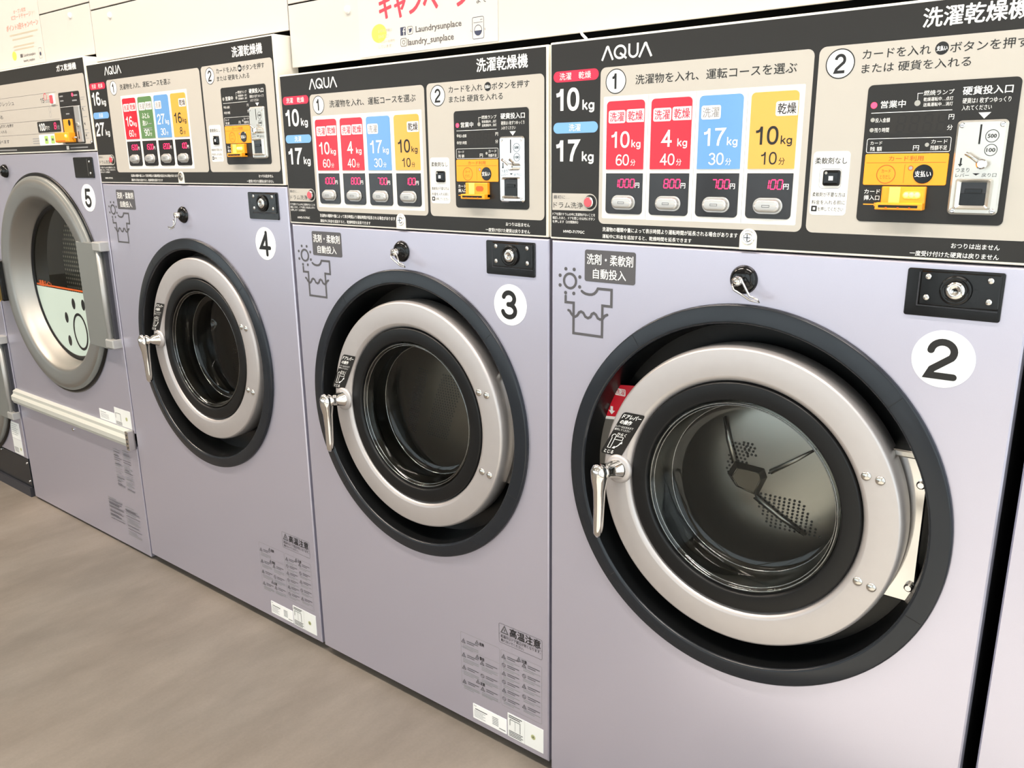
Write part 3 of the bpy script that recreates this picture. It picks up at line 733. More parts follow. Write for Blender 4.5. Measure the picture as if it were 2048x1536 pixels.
def washer(name, label, cat, x0, y0, M):
    W = M['w']; off = (W / 2, .36, FL)
    root = thing(name, label, cat, (x0 + W / 2, y0 + .36, FL), 'front-loading washer-dryers in a row')
    du, dv = M['door']; bu, bv = M['bezel']; cu, cv = .350 + bu, .6615 + bv
    # cabinet, plinth and rear
    b = MB()
    b.box(M['pu0'] + .003, .012, .024, M['pu1'] - .003, .030, .72, 'dark_steel')
    b.box(M['pu0'] + .003, 1.0300 + M['pv'], .024, M['pu1'] - .003, M['ptop'] - .004, .72, 'hole_shade_black', .001)  # upper box coloured black to paint in the shade under the boards
    b.box(M['pu0'] + .003, .030, .024, M['pu0'] + .012, 1.03 + M['pv'], .72, 'dark_steel'); b.box(M['pu1'] - .012, .030, .024, M['pu1'] - .003, 1.03 + M['pv'], .72, 'dark_steel')
    b.box(M['pu0'] + .012, .030, .70, M['pu1'] - .012, 1.03 + M['pv'], .72, 'dark_steel')
    b.box(M['pu0'] + .03, FL, .05, M['pu1'] - .03, .012, .70, 'hole_shade_black')
    b.build('cabinet', root, off)
    f = MB(); f.hole_panel(M['fu0'], .004, M['fu1'], 1.0338 + M['pv'], cu, cv, .285, 0.0, .030, 'lavender_paint', ch=.0022)
    front = f.build('front_panel', root, off)
    control_panel(root, off, M)
    # bezel and dark door recess
    z = MB()
    z.lathe(cu, cv, [(.2985, .001), (.2985, -.0034), (.2978, -.0058), (.2966, -.0072), (.2958, -.0075), (.2952, -.0077), (.2740, -.0098), (.2734, -.0098), (.2722, -.0094), (.2705, -.0078), (.2696, -.0056)], 'bezel_black', 128)
    z.lathe(cu, cv, [(.2696, -.0056), (.2660, .012), (.2620, .060)], 'cavity_black', 128)
    z.lathe(cu, cv, [(.2620, .060), (.1950, .062)], 'cavity_black', 128)
    for a in (128, 42, -22, -138):
        t = math.radians(a); q = [(cu + r * math.cos(t), yq - .0002, cv + r * math.sin(t)) for r, yq in ((.2952, -.0077), (.2738, -.0099))]
        n_ = (-math.sin(t) * .0004, math.cos(t) * .0004)
        z.add([(q[0][0] - n_[0], q[0][1], q[0][2] - n_[1]), (q[1][0] - n_[0], q[1][1], q[1][2] - n_[1]), (q[1][0] + n_[0], q[1][1], q[1][2] + n_[1]), (q[0][0] + n_[0], q[0][1], q[0][2] + n_[1])], [(0, 1, 2, 3)], 'hole_shade_black')
    bez = z.build('door_bezel', root, off)
    lt = MB(); lt.plate(.066 + du, .640 + dv, .130 + du, .738 + dv, .006, .034, .062, 'latch_grey', .004); lt.cyl(.104 + du, .690 + dv, .004, .0325, .036, 'hole_shade_black', 14)
    lt.build('latch_block', bez, off)
    hg = MB(); hg.plate(.540 + du, .555 + dv, .603 + du, .768 + dv, .004, .036, .062, 'mirror_steel', .002)
    hg.plate(.540 + du, .768 + dv, .606 + du, .778 + dv, .002, .028, .062, 'chrome_soft', .002)
    for v_ in (.580, .733): hg.cyl(.596 + du, v_ + dv, .006, .028, .037, 'chrome', 16, .002)
    hg.build('hinge_plate', bez, off)
    if M.get('red'):
        rs = MB(); rs.add([(.110 + du, .0340, .796 + dv), (.158 + du, .0340, .801 + dv), (.150 + du, .0340, .742 + dv), (.094 + du, .0340, .735 + dv)][::-1], [(0, 1, 2, 3)], 'sticker_red')
        rs.rrect(.1140 + du, .779 + dv, .134 + du, .791 + dv, .002, .0337, 'ink_white'); rs.text('洗濯', .1150 + du, .7805 + dv, .133 + du, .790 + dv, .0334, 'sticker_red')
        rs.stroke([(.0945 + du, .7360 + dv), (.128 + du, .7395 + dv)], .005, .0337, 'ink_white')
        rs.stroke([(.108 + du, .758 + dv), (.108 + du, .750 + dv)], .005, .0337, 'ink_white'); rs.poly([(.1015 + du, .7505 + dv), (.108 + du, .7435 + dv), (.1145 + du, .7505 + dv)], .0337, 'ink_white')
        rs.plate(.096 + du, .738 + dv, .150 + du, .790 + dv, .004, .0345, .062, 'cavity_black')
        rs.build('red_label', bez, off)
    if M.get('red'):
        cl = MB(); cl.tube([(.0400, .030, 1.3540), (.0440, .028, 1.3490), (.0530, .026, 1.3420), (.0540, .026, 1.3385)], .0022, 'white_plastic', 8); cl.build('cable_clip', root, off)
    # drum
    dm = MB(); drum_detail(dm, .350 + du, .6610 + dv, M['drum_y'], M)
    dm.lathe(.350 + du, .6610 + dv, [(.235, M['drum_y'] + .07), (.240, .085), (.188, .068)], M['drum'], 72)
    dm.build('drum', root, off)
    # door: satin ring, gasket, glass bowl, rivets, sticker, lever
    C_ = (.3515 + du, .6612 + dv)
    d = MB()
    d.lathe(*C_, [(.222, .050), (.2355, .044), (.2368, .012), (.2356, .0030), (.2340, -.0010), (.2318, -.0030), (.2312, -.0033), (.2305, -.0035), (.1930, -.0040), (.1922, -.0039), (.1890, -.0028), (.1858, .0005), (.1835, .0050), (.1815, .0110)], 'satin_steel', 160)
    door = d.build('door', root, off)
    g_ = MB(); g_.lathe(*C_, [(.1830, .010), (.1825, .0020), (.1815, .0002), (.1803, -.0010), (.1796, -.0012), (.1572, -.0014), (.1562, -.0012), (.1545, .0008), (.1533, .0050), (.1525, .0150)], 'rubber_black', 128)
    g_.lathe(*C_, [(.1525, .0150), (.1560, .0300), (.1900, .066), (.222, .050)], M['drum'], 96)
    g_.build('gasket', door, off)
    gl = MB(); gl.lathe(*C_, [(.1530, .006), (.1520, .0035), (.1500, .0030), (.1470, .0060), (.1450, .0090)], M['glass'], 128)
    gl.lathe(*C_, [(.1450, .0090), (.1430, .0320), (.1405, .0400), (.1385, .0470), (.1370, .0560)], 'bowl_side', 128)
    gl.lathe(*C_, [(.1370, .0560), (.1310, .0610), (.1200, .0625), (.0600, .0660), (.0004, .0670)], M['glass'], 128)
    for rr_, yy_ in ((.1490, .0040), (.1452, .0090), (.1372, .0555)): gl.lathe(*C_, [(rr_ + .0011 * math.cos(t), yy_ + .0011 * math.sin(t)) for t in [2 * PI * i / 8 for i in range(9)]], 'glass_edge', 128)  # reflective rings added on the rims to carry bright edge highlights
    gl.build('glass', door, off)
    for (a, b_) in (((.5431 - .0092, .7424), (.5431 + .0092, .7400)), ((.5466 - .0092, .5856), (.5466 + .0092, .5822))):
        for q in (a, b_):
            r_ = MB(); r_.ball((q[0] + du, -.0030, q[1] + dv), .0072, 'chrome_soft', 16, (1, .55, 1)); r_.build('rivet', door, off)
    st = MB(); door_sticker(st, du, dv, -.0046); st.build('lever_sticker', door, off)
    h = MB(); X = lambda a, y_, b_: (a + du, y_, b_ + dv)
    h.tube([X(.1475, .004, .6655), X(.1445, -.008, .6658), X(.1410, -.018, .6662), X(.1375, -.028, .6665), X(.1350, -.038, .6665), X(.1345, -.0405, .6665)], [.0215, .0180, .0140, .0130, .0145, .0120], 'chrome', 24)
    h.tube([X(.1335, -.0385, .6810), X(.1333, -.0400, .6780), X(.1330, -.0410, .6700), X(.1322, -.0405, .6560), X(.1312, -.0385, .6350), X(.1303, -.0370, .6050), X(.1293, -.0362, .5720), X(.1288, -.0360, .5560), X(.1288, -.0358, .5500)], [.0050, .0115, .0150, .0140, .0105, .0092, .0088, .0080, .0046], 'chrome', 24)
    h.lathe(.1465 + du, .6655 + dv, [(.0250, -.0035), (.0245, -.0062), (.0222, -.0085), (.0185, -.0100), (.0150, -.0105)], 'satin_steel', 36)
    h.build('lever_handle', door, off)
    hk = MB(); k = 'hook'
    # black knob with chrome screw and wire clip
    hu, hv = M['hook']
    hk.lathe(hu, hv, [(.0004, -.0090), (.0130, -.0085), (.0178, -.0060), (.0205, -.0015), (.0208, .001)], 'gloss_black', 36)
    kn = hk.build('cap_knob', root, off)
    w_ = MB(); w_.tube([(hu - .002, -.004, hv), (hu - .003, -.022, hv - .001)], [.0072, .0066], 'chrome', 16)
    w_.tube([(hu - .003, -.0215, hv + .006), (hu + .006, -.024, hv + .004), (hu + .014, -.026, hv - .008), (hu + .022, -.030, hv - .018), (hu + .034, -.030, hv - .021), (hu + .036, -.029, hv - .025), (hu + .022, -.027, hv - .024), (hu + .010, -.026, hv - .018), (hu - .004, -.024, hv - .012), (hu - .008, -.022, hv - .004)] if M['clip'] > 0 else
            [(hu - .003, -.0215, hv + .006), (hu + .005, -.024, hv - .006), (hu + .004, -.028, hv - .022), (hu - .010, -.030, hv - .030), (hu - .024, -.030, hv - .028), (hu - .020, -.029, hv - .034), (hu - .004, -.027, hv - .030), (hu - .006, -.024, hv - .010)], .0016, 'chrome', 8)
    w_.build('wire_clip', kn, off)
    # lock box
    lu, lv = M['lock']
    x = MB()
    A = rr(lu, lv, lu + .1075, lv + .0592, .003); I = rr(lu + .004, lv + .005, lu + .1035, lv + .0555, .002); n_ = len(A)
    x.plate(lu, lv, lu + .1075, lv + .0592, .003, -.0030, .001, 'gloss_black', .0010)
    x.plate(lu + .016, lv + .0145, lu + .1045, lv + .0570, .002, -.0056, -.0028, 'gloss_black', .0016)
    x.stroke([(lu + .0145, lv + .055), (lu + .0145, lv + .0135), (lu + .1040, lv + .0125)], .0014, -.0032, 'dark_steel')
    lock = x.build('cash_box_lock', root, off)
    cy = MB(); cy.lathe(lu + .0572, lv + .0354, [(.0185, -.005), (.0180, -.0095), (.0160, -.0112), (.0130, -.0100), (.0112, -.0085)], 'gloss_black', 36)
    cy.lathe(lu + .0572, lv + .0354, [(.0112, -.0085), (.0108, -.0110), (.0080, -.0122), (.0042, -.0122), (.0036, -.0108), (.0003, -.0108)], 'chrome', 32)
    cy.stroke([(lu + .0560, lv + .0354), (lu + .0592, lv + .0354)], .0012, -.0124, 'hole_shade_black')
    cy.build('lock_cylinder', lock, off)
    for a, b_ in ((.025, .0500), (.025, .0242), (.0932, .0495), (.0938, .0242)):
        s_ = MB(); s_.ball((lu + a, -.0055, lv + b_), .0040, 'chrome', 12, (1, .5, 1)); s_.build('screw', lock, off)
    # printed marks on the front
    mu, mv = M['mark']
    lb = MB(); lb.plate(.0725 + mu, .9715 + mv, .1660 + mu, 1.0224 + mv, .004, -.0006, 0, 'ink_grey')
    lb.text('洗剤・柔軟剤', .0766 + mu, .9990 + mv, .1620 + mu, 1.0163 + mv, -.0009, 'ink_white', .012); lb.text('自動投入', .0885 + mu, .9768 + mv, .1498 + mu, .9930 + mv, -.0009, 'ink_white', .012)
    lb.build('detergent_label', front, off)
    ts = MB(); S = lambda pts: [(a + mu, b_ + mv) for a, b_ in pts]; yt = -.0004
    ts.ring(.0437 + mu, .9693 + mv, .0098, .0140, yt, 'ink_grey', 32)
    for a, b_ in ((.0353, .9887), (.0518, .9887), (.0239, .9772), (.0630, .9772), (.0239, .9610), (.0629, .9610), (.0351, .9493), (.0514, .9493)): ts.disc(a + mu, b_ + mv, .0030, yt, 'ink_grey', 16)
    ts.stroke(S([(.0353, .9438), (.0352, .9336), (.0513, .9336), (.0513, .8830), (.1071, .8830), (.1071, .9342), (.1237, .9342), (.1237, .9609), (.0980, .9609), (.0970, .9590), (.0950, .9560), (.0915, .9525), (.0870, .9505), (.0815, .9500), (.0750, .9507), (.0705, .9524), (.0672, .9545)]), .0044, yt, 'ink_grey', rnd=True)
    ts.stroke(S([(.0410, .9206), (.0440, .9195), (.0470, .9150), (.0505, .9117), (.0550, .9111), (.0590, .9135), (.0622, .9188), (.0662, .9206), (.0705, .9190), (.0745, .9130), (.0797, .9111), (.0845, .9135), (.0870, .9185), (.0909, .9206), (.0950, .9185), (.0985, .9130), (.1031, .9112), (.1080, .9130), (.1115, .9180), (.1165, .9203)]), .0042, yt - .0001, 'ink_grey', rnd=True)
    ts.build('shirt_emblem', front, off)
    if M['num']:
        nu, nv = M['numc']; n_ = MB(); n_.plate(nu - .0365, nv - .0365, nu + .0365, nv + .0365, .0365, -.0006, 0, 'sticker_white', n=14)
        n_.num(M['num'], nu - .0200, nv - .0245, nu + .0180, nv + .0245, .0086, -.0009, 'ink_black', rnd=True)
        n_.build('number_sticker', root, off)
    # warnings and rating stickers low on the front
    wu = M['warn']
    a = MB(); ya = -.0004
    def icon(cx, cz, r, kind):
        if kind: a.ring(cx, cz, r * .8, r, ya, 'ink_grey', 16); a.stroke([(cx - r * .6, cz + r * .6), (cx + r * .6, cz - r * .6)], r * .2, ya, 'ink_grey')
        else: a.stroke([(cx - r, cz - r * .8), (cx + r, cz - r * .8), (cx, cz + r)], r * .26, ya, 'ink_grey', True); a.stroke([(cx, cz + r * .2), (cx, cz - r * .4)], r * .3, ya, 'ink_grey')
    def rows(x0_, x1_, ztop, n, gap=.0036, mname='ink_pale'):
        for i in range(n):
            xe = x1_ - (0 if i < n - 1 else (x1_ - x0_) * .35)
            a.stroke([(x0_, ztop - i * gap), (xe, ztop - i * gap)], .0014, ya, mname)
    a.stroke(rr(.5705 + wu, .2285, .6773 + wu, .2712, .003), .0006, ya, 'ink_grey', True); a.stroke([(.5705 + wu, .2478), (.6773 + wu, .2478)], .0004, ya, 'ink_grey')
    a.text('高温注意', .5975 + wu, .2500, .6740 + wu, .2690, ya, 'ink_black', .02); icon(.5845 + wu, .2590, .0085, 0)
    a.text('乾燥中はドア周辺が熱くなります。', .5752 + wu, .2400, .6740 + wu, .2470, ya, 'ink_black'); a.text('触れないでください。', .5755 + wu, .2318, .6330 + wu, .2384, ya, 'ink_black')
    a.stroke(rr(.4663 + wu, .0852, .5712 + wu, .2132, .003), .0005, ya, 'ink_pale', True); a.stroke(rr(.5750 + wu, .0836, .6766 + wu, .2128, .003), .0005, ya, 'ink_pale', True)
    for z_, s_ in ((.2035, '危険'), (.1700, '警告'), (.1110, '注意')):
        a.text(s_, .5175 + wu, z_ - .0045, .5300 + wu, z_ + .0035, ya, 'ink_black', .02); icon(.5110 + wu, z_, .0045, 0)
        if z_ < .2: a.stroke([(.4663 + wu, z_ + .0075), (.5712 + wu, z_ + .0075)], .0004, ya, 'ink_pale')
    a.text('注意', .6265 + wu, .2030, .6400 + wu, .2110, ya, 'ink_black', .02); icon(.6200 + wu, .2070, .0045, 0)
    for cx, zs in ((.4735, (.1930, .1600, .1300, .0960)), (.5240, (.1600, .1300, .0990))):
        for i, z_ in enumerate(zs):
            icon(cx + wu, z_, .0048, (i == 1 and cx > .5)); rows(cx + .0095 + wu, cx + .040 + wu, z_ + .003, 2, .0042, 'ink_grey'); rows(cx - .002 + wu, cx + .041 + wu, z_ - .0085, 3)
    for cx in (.5815, .6330):
        for i in range(6 if cx < .6 else 5):
            z_ = .1985 - i * (.0195 if cx < .6 else .0235); icon(cx + wu, z_, .0046, i % 2); rows(cx + .009 + wu, cx + .039 + wu, z_ + .003, 2, .0040, 'ink_grey'); rows(cx - .002 + wu, cx + .040 + wu, z_ - .0072, 2)
    a.build('warning_print', front, off)
    b = MB(); b.plate(.4957 + wu, .0180, .5870 + wu, .0532, .001, -.0005, 0, 'sticker_white')
    b.text('AQUA', .4985 + wu, .0480, .5060 + wu, .0508, -.0008, 'ink_grey'); b.stroke([(.502 + wu, .0425), (.535 + wu, .0425)], .0020, -.0008, 'ink_grey')
    for i in range(5):
        b.stroke([(.499 + wu, .0380 - i * .0035), (.530 + wu - (i % 2) * .006, .0380 - i * .0035)], .0009, -.0008, 'ink_pale'); b.stroke([(.549 + wu, .0440 - i * .0040), (.565 + wu, .0440 - i * .0040)], .0018, -.0008, 'ink_pale')
    b.stroke([(.567 + wu, .0245), (.584 + wu, .0245)], .0016, -.0008, 'ink_grey')
    b.build('rating_sticker', root, off)
    c = MB(); c.plate(.5897 + wu, .0172, .6803 + wu, .0722, .001, -.0005, 0, 'sticker_pale'); c.stroke([(.6335 + wu, .0172), (.6335 + wu, .0722)], .0003, -.0008, 'ink_pale')
    for z_, x1_ in ((.0680, .627), (.0640, .622)): c.stroke([(.593 + wu, z_), (x1_ + wu, z_)], .0020, -.0008, 'ink_grey')
    c.stroke([(.596 + wu, .0450), (.596 + wu, .0590), (.622 + wu, .0590), (.622 + wu, .0350)], .0012, -.0008, 'ink_grey'); c.stroke([(.609 + wu, .0590), (.609 + wu, .0360)], .0008, -.0008, 'ink_pale')
    for i in range(4): c.stroke([(.593 + wu, .0320 - i * .0036), (.629 + wu - (i % 2) * .004, .0320 - i * .0036)], .0016, -.0008, 'ink_grey')
    c.disc(.6552 + wu, .0440, .0056, -.0008, 'seal_olive', 20); c.text('適', .6525 + wu, .0415, .6578 + wu, .0466, -.0010, 'ink_grey')
    c.build('installation_sticker', root, off)
    return root

SMALL = dict(w=.70, pu0=.0040, pu1=.6926, pv=0, ptop=1.3376, gu0=.0066, gu1=.6880, gtop=1.3345, fu0=.0066, fu1=.6926,
             l1=(.0978, .4185, 1.2943), l2=(.4244, .6846), L=0, C=0, R=0, T1=0, T1t=0, B=0, dv=0, lv=0, aq=1.3041, tt=1.3062,
             cap=('10', '17'), model='HWD-7177GC', courses=[('r', '10', '60', '1000'), ('r', '4', '40', '800'), ('b', '17', '30', '700'), ('y', '10', '10', '100')],
             door=(0, 0), bezel=(0, 0), hook=(.342, .9943), lock=(.5572, .9672), mark=(0, 0), numc=(.6088, .9150), warn=0, clip=1,
             drum='drum_steel', arms=True, drum_y=.125, glass='door_glass', coin='coin_steel', led='led_red', reader_lamp=True,
             perf=[(-.062, .046, 5, 10, .0072, .0058, -.10, 0), (-.040, .050, 3, 4, .0072, .0058, .25, 0), (-.020, -.030, 11, 10, .0078, .0060, .55, 0)])
M2 = dict(SMALL, num='2', red=True)
M3 = dict(SMALL, num='3', drum='drum_steel_shaded', arms=False, coin='chrome', reader_lamp=False, clip=1,
          perf=[(-.098, .062, 5, 28, .0072, .0058, -.38, 0), (-.020, .060, 9, 26, .0074, .0058, -.42, 0)])
M4 = dict(SMALL, w=.795, pu0=-.0060, pu1=.8035, pv=.0790, ptop=1.4190, gu0=-.0030, gu1=.7962, gtop=1.4160, fu0=-.0050, fu1=.8035,
          l1=(.0905, .5206, 1.3738), l2=(.5270, .7920), L=-.0108, C=.0505, R=.1095, T1=.0003, T1t=-.0015, B=.0525, dv=.0793, lv=-.003, aq=1.3860, tt=1.3845,
          cap=('16', '27'), model='HWD-7277GC', courses=[('r', '16', '60', '1500'), ('g', '', '90', '1500'), ('b', '27', '30', '1200'), ('y', '16', '8', '100')],
          door=(.0580, .0405), bezel=(.0505, .0250), hook=(.3854, 1.0415), lock=(.6650, 1.0410), mark=(-.0075, .0760), numc=(.7130, .9870), warn=.1055, clip=-1,
          drum='drum_steel_shaded', arms=False, glass='door_glass_dark', num='4', led='led_off', reader_lamp=True, perf=[(-.020, .060, 9, 26, .0074, .0058, -.30, 0)])
X2, X3, X4, X5 = .0842, -.6158, -1.4241, -1.4333
w2 = washer('washer_dryer', 'silver lavender front-loading washer-dryer with white round sticker reading 2', 'washing machine', X2, 0.0, M2)
w3 = washer('washer_dryer', 'silver lavender front-loading washer-dryer with white round sticker reading 3', 'washing machine', X3, .0113, M3)
w4 = washer('washer_dryer', 'taller silver lavender washer-dryer with a green course card and sticker reading 4', 'washing machine', X4, .0127, M4)
def copy_tree(o, parent=None, skip=()):
    c = o.copy(); COL.objects.link(c); c.parent = parent
    for ch in list(o.children):
        if ch.name.split('.')[0] not in skip: copy_tree(ch, c, skip)
    return c
w1 = copy_tree(w2, None, ('number_sticker', 'red_label', 'cable_clip'))
w1.location.x += .7035; w1.location.y += .012
w1['label'] = 'lavender washer-dryer cut off by the right edge, beside the one numbered 2'

# ------------------------------------------------------------------ gas dryers
def dryer_door(root, off, cu, cv, full):
    z = MB(); z.lathe(cu, cv, [(.3420, .001), (.3420, -.004), (.3370, -.006), (.3300, -.004)], 'cavity_black', 128)
    z.lathe(cu, cv, [(.330, -.004), (.300, .004)], 'cavity_black', 128)
    seal = z.build('door_seal', root, off)
    d = MB()
    d.lathe(cu, cv, [(.3320, -.002), (.3320, -.010), (.3290, -.0135), (.3230, -.0150)], 'plate_grey', 128)
    d.lathe(cu, cv, [(.3230, -.0150), (.3170, -.0190), (.3080, -.0200), (.2960, -.0190), (.2800, -.0165), (.2735, -.0158), (.2690, -.0138), (.2645, -.0085), (.2580, .0120), (.2480, .0400), (.2440, .0480)], 'door_steel', 128)
    door = d.build('door', root, off)
    g = MB(); g.lathe(cu, cv, [(.2440, .0440), (.2400, .0400), (.2340, .0400), (.2320, .0450)], 'rubber_black', 96); g.build('gasket', door, off)
    gl = MB(); gl.disc(cu, cv, .2340, .0450, 'door_glass', 96); gl.build('glass', door, off)
    hp = MB(); hp.plate(cu + .235, cv - .155, cu + .360, cv + .150, .003, -.0200, -.0060, 'plate_grey', .002)
    hp.build('hinge_leaf', door, off)
    hb = MB(); hb.tube([(cu + .3560, -.0150, cv - .140), (cu + .3560, -.0150, cv + .135)], .0075, 'hinge_grey', 14)
    for v_ in (-.150, .128): hb.plate(cu + .3440, cv + v_, cu + .3890, cv + v_ + .026, .002, -.0260, .000, 'hinge_grey', .003)
    hb.box(cu + .3680, cv - .14, -.0100, cu + .3800, cv + .14, 0, 'dark_steel')
    hb.build('hinge_bar', door, off)
    if full:
        f = MB(); r = .2320; zl = cv - .0225; a0 = math.asin((zl - cv) / r)
        pts = [(cu + r * math.cos(a), cv + r * math.sin(a)) for a in [PI - a0 + (PI + 2 * a0) * i / 48 for i in range(49)]]
        f.poly(pts, .0440, 'pale_film')
        f.stroke([(cu - .225, zl + .006), (cu + .225, zl + .006)], .0055, .0436, 'orange_deep')
        f.text('適量ライン', cu - .205, zl + .001, cu - .115, zl + .021, .0432, 'orange_deep', .03)
        f.stroke([(cu + .042 + .043 * math.cos(t), cv - .150 + .056 * math.sin(t)) for t in [2 * PI * i / 40 for i in range(40)]], .0085, .0436, 'ink_black', True)
        for a, b in ((.020, -.062), (.085, -.060), (-.042, -.112), (-.042, -.188)): f.disc(cu + a, cv + b, .0115, .0436, 'ink_black', 24, .0175)
        f.build('fill_line_film', door, off)
        h = MB(); h.plate(cu - .395, cv - .075, cu - .312, cv + .060, .006, -.0340, .0005, 'gloss_black', .003); hh = h.build('door_handle', door, off)
        y = MB(); y.plate(cu - .410, cv - .080, cu - .346, cv + .030, .006, -.0440, -.0300, 'yellow_plastic', .003); y.build('handle_grip', door, off)
    dr = MB(); dr.lathe(cu, cv, [(.2740, .012), (.2900, .060), (.3000, .170)], 'drum_steel_shaded', 96); dr.disc(cu, cv, .3000, .170, 'perforated_steel', 96)
    dr.build('drum', root, off)
    return door

def dryer(label, x0, y0, W, kind):
    off = (-W / 2, .36, FL)
    root = thing('gas_dryer', label, 'dryer', (x0 - W / 2, y0 + .36, FL), 'gas tumble dryers at the far end')
    b = MB(); ztop = 1.442 if kind == 'single' else 1.60
    b.box(-W + .004, FL, .026, -.012, .02, .72, 'dark_steel'); b.box(-W + .004, .02, .70, -.012, ztop - .003, .72, 'dark_steel')
    b.box(-W + .004, .02, .026, -W + .012, ztop - .003, .72, 'dark_steel'); b.box(-.020, .02, .026, -.012, ztop - .003, .72, 'dark_steel')
    b.box(-W + .004, ztop - .02, .026, -.012, ztop - .003, .72, 'cream_paint')
    b.build('cabinet', root, off)
    if kind == 'single':
        cu, cv = -.3970, .8015
        f = MB(); f.hole_panel(-W, .392, -.0020, 1.1975, cu, cv, .300, 0, .030, 'lavender_paint'); front = f.build('front_panel', root, off)
        lo = MB(); lo.plate(-W + .002, -.010, -.0050, .350, .001, .001, .030, 'lavender_paint', .0015)
        lo.cyl(-.4143, .3262, .0060, -.002, .002, 'chrome', 14, .001)
        lower = lo.build('lower_panel', root, off)
        t = MB(); t.add([(u_, y_, v_) for u_ in (-W - .0060, -.0080) for y_, v_ in ((.001, .345), (-.014, .350), (-.020, .362), (-.020, .376), (-.012, .384), (-.012, .394), (.001, .400))],
              [(i, i + 1, 8 + i, 7 + i) for i in range(6)] + [(0, 1, 2, 3, 4, 5, 6), (13, 12, 11, 10, 9, 8, 7)], 'trim_grey')
        t.plate(-.0205, .343, -.0040, .402, .001, -.0215, .001, 'chrome_soft', .001)
        for i in range(4): t.cyl(-.0120, .352 + .013 * i, .0028, -.0225, -.021, 'dark_steel', 10)
        t.build('kick_trim', root, off)
        c = MB(); y1, y2, y3 = YF - .00014, YF - .00028, YF - .00042
        c.plate(-W + .002, 1.2000, -.0040, ztop, .002, -.001, .16, 'cream_paint', .0012); c.rrect(-W + .005, 1.2040, -.0085, 1.4385, .001, YF, 'face_black')
        c.rrect(-W + .010, 1.2195, -.0150, 1.4005, .008, y1, 'face_grey')
        c.text('ガス乾燥機', -.1650, 1.4120, -.0500, 1.4300, y1, 'ink_white', .03)
        for z_, xe in ((1.3618, -.188), (1.3262, -.186), (1.2898, -.187), (1.2532, -.190)): c.stroke([(-W + .012, z_), (xe, z_)], .0007, y2, 'ink_grey')
        c.text('リフレッシュ', -.5950, 1.3395, -.4700, 1.3520, y2, 'ink_grey', .01); c.text('入れる', -.6500, 1.3030, -.5620, 1.3140, y2, 'ink_grey', .01)
        c.text('ボタンを押す', -.5900, 1.2770, -.4960, 1.2870, y2, 'ink_grey', .02); c.disc(-.6000, 1.2810, .0060, y2, 'ink_black', 16); c.text('硬貨を入れる', -.6500, 1.2610, -.5530, 1.2705, y2, 'ink_grey', .01)
        c.text('選べます', -.6300, 1.2305, -.5450, 1.2415, y2, 'ink_grey', .02)
        c.num('15', -.2920, 1.3370, -.2660, 1.3500, .0022, y2, 'ink_grey'); c.ring(-.2580, 1.3520, .0080, .0100, y2, 'pill_red', 20)
        for i in range(2): c.stroke([(-.2600, 1.3430 - i * .005), (-.2310, 1.3430 - i * .005)], .0020, y2, 'ink_pale')
        c.ring(-.2400, 1.3170, .0060, .0068, y2, 'ink_pale', 16); c.ring(-.2410, 1.3030, .0060, .0068, y2, 'ink_pale', 16)
        for i in range(3): c.stroke([(-.3790, 1.2400 - i * .0065), (-.3360, 1.2400 - i * .0065)], .0026, y2, 'ink_pale')
        for i, z_ in enumerate((1.3400, 1.3345, 1.3160, 1.3060, 1.2900, 1.2560, 1.2480, 1.2340)): c.stroke([(-.0500, z_), (-.0265 - .006 * (i % 2), z_)], .0018, y2, 'ink_pale')
        for z_ in (1.3105, 1.2720, 1.2420): c.poly([(-.0480, z_), (-.0420, z_ + .0045), (-.0420, z_ - .0045)], y2, 'ink_black')
        c.rrect(-.1715, 1.2060, -.1560, 1.2160, .001, y1, 'ink_white'); c.stroke([(-.1480, 1.2105), (-.0450, 1.2108)], .0032, y1, 'ink_pale'); c.stroke([(-.6500, 1.2112), (-.5000, 1.2105)], .0036, y1, 'ink_pale')
        c.cyl(-.0195, 1.2235, .0040, -.004, 0, 'chrome', 12, .001)
        pn = c.build('control_panel', root, off)
        q = MB(); q.plate(-.2250, 1.3285, -.1985, 1.3575, .004, -.0055, y1, 'ink_white', .001); q.plate(-.2205, 1.3320, -.2030, 1.3545, .003, -.0075, -.005, 'button_red', .001); q.build('start_button', pn, off)
        q = MB(); q.plate(-.1735, 1.2212, -.0535, 1.3578, .005, -.0030, y1, 'face_black', .0004); q.stroke([(-.1715, 1.3195), (-.0560, 1.3195)], .0008, -.0033, 'ink_white')
        q.disc(-.0905, 1.3490, .0048, -.0033, 'led_red', 16); q.rrect(-.1520, 1.2900, -.1120, 1.3100, .002, -.0033, 'display_tint')
        for a_, b_, c_ in ((-.166, 1.3480, -.146), (-.166, 1.3360, -.146), (-.083, 1.3470, -.062), (-.095, 1.3340, -.068), (-.142, 1.3010, -.122)): q.stroke([(a_, b_), (c_, b_)], .0036, -.0033, 'ink_pale')
        q.build('payment_panel', pn, off)
        q = MB(); q.plate(-.1610, 1.2500, -.1090, 1.2870, .002, -.0060, -.0030, 'orange_plastic', .0008); q.disc(-.1240, 1.2770, .0070, -.0063, 'gloss_black', 18, .0085)
        q.build('card_key_plate', pn, off)
        q = MB(); q.plate(-.1900, 1.2250, -.1065, 1.2515, .002, -.0220, -.0030, 'orange_plastic', .002); q.rrect(-.1860, 1.2278, -.1280, 1.2302, .0005, -.0222, 'orange_deep'); q.ball((-.1200, -.0215, 1.2420), .0042, 'led_green', 10)
        q.build('card_reader', pn, off)
        q = MB(); q.plate(-.0885, 1.2240, -.0575, 1.3195, .002, -.0065, -.0030, 'silver_plastic', .0015); q.stroke([(-.0770, 1.2330), (-.0770, 1.2530)], .0040, -.0068, 'hole_shade_black'); q.cyl(-.0740, 1.2700, .0060, -.010, -.006, 'chrome', 14, .001)
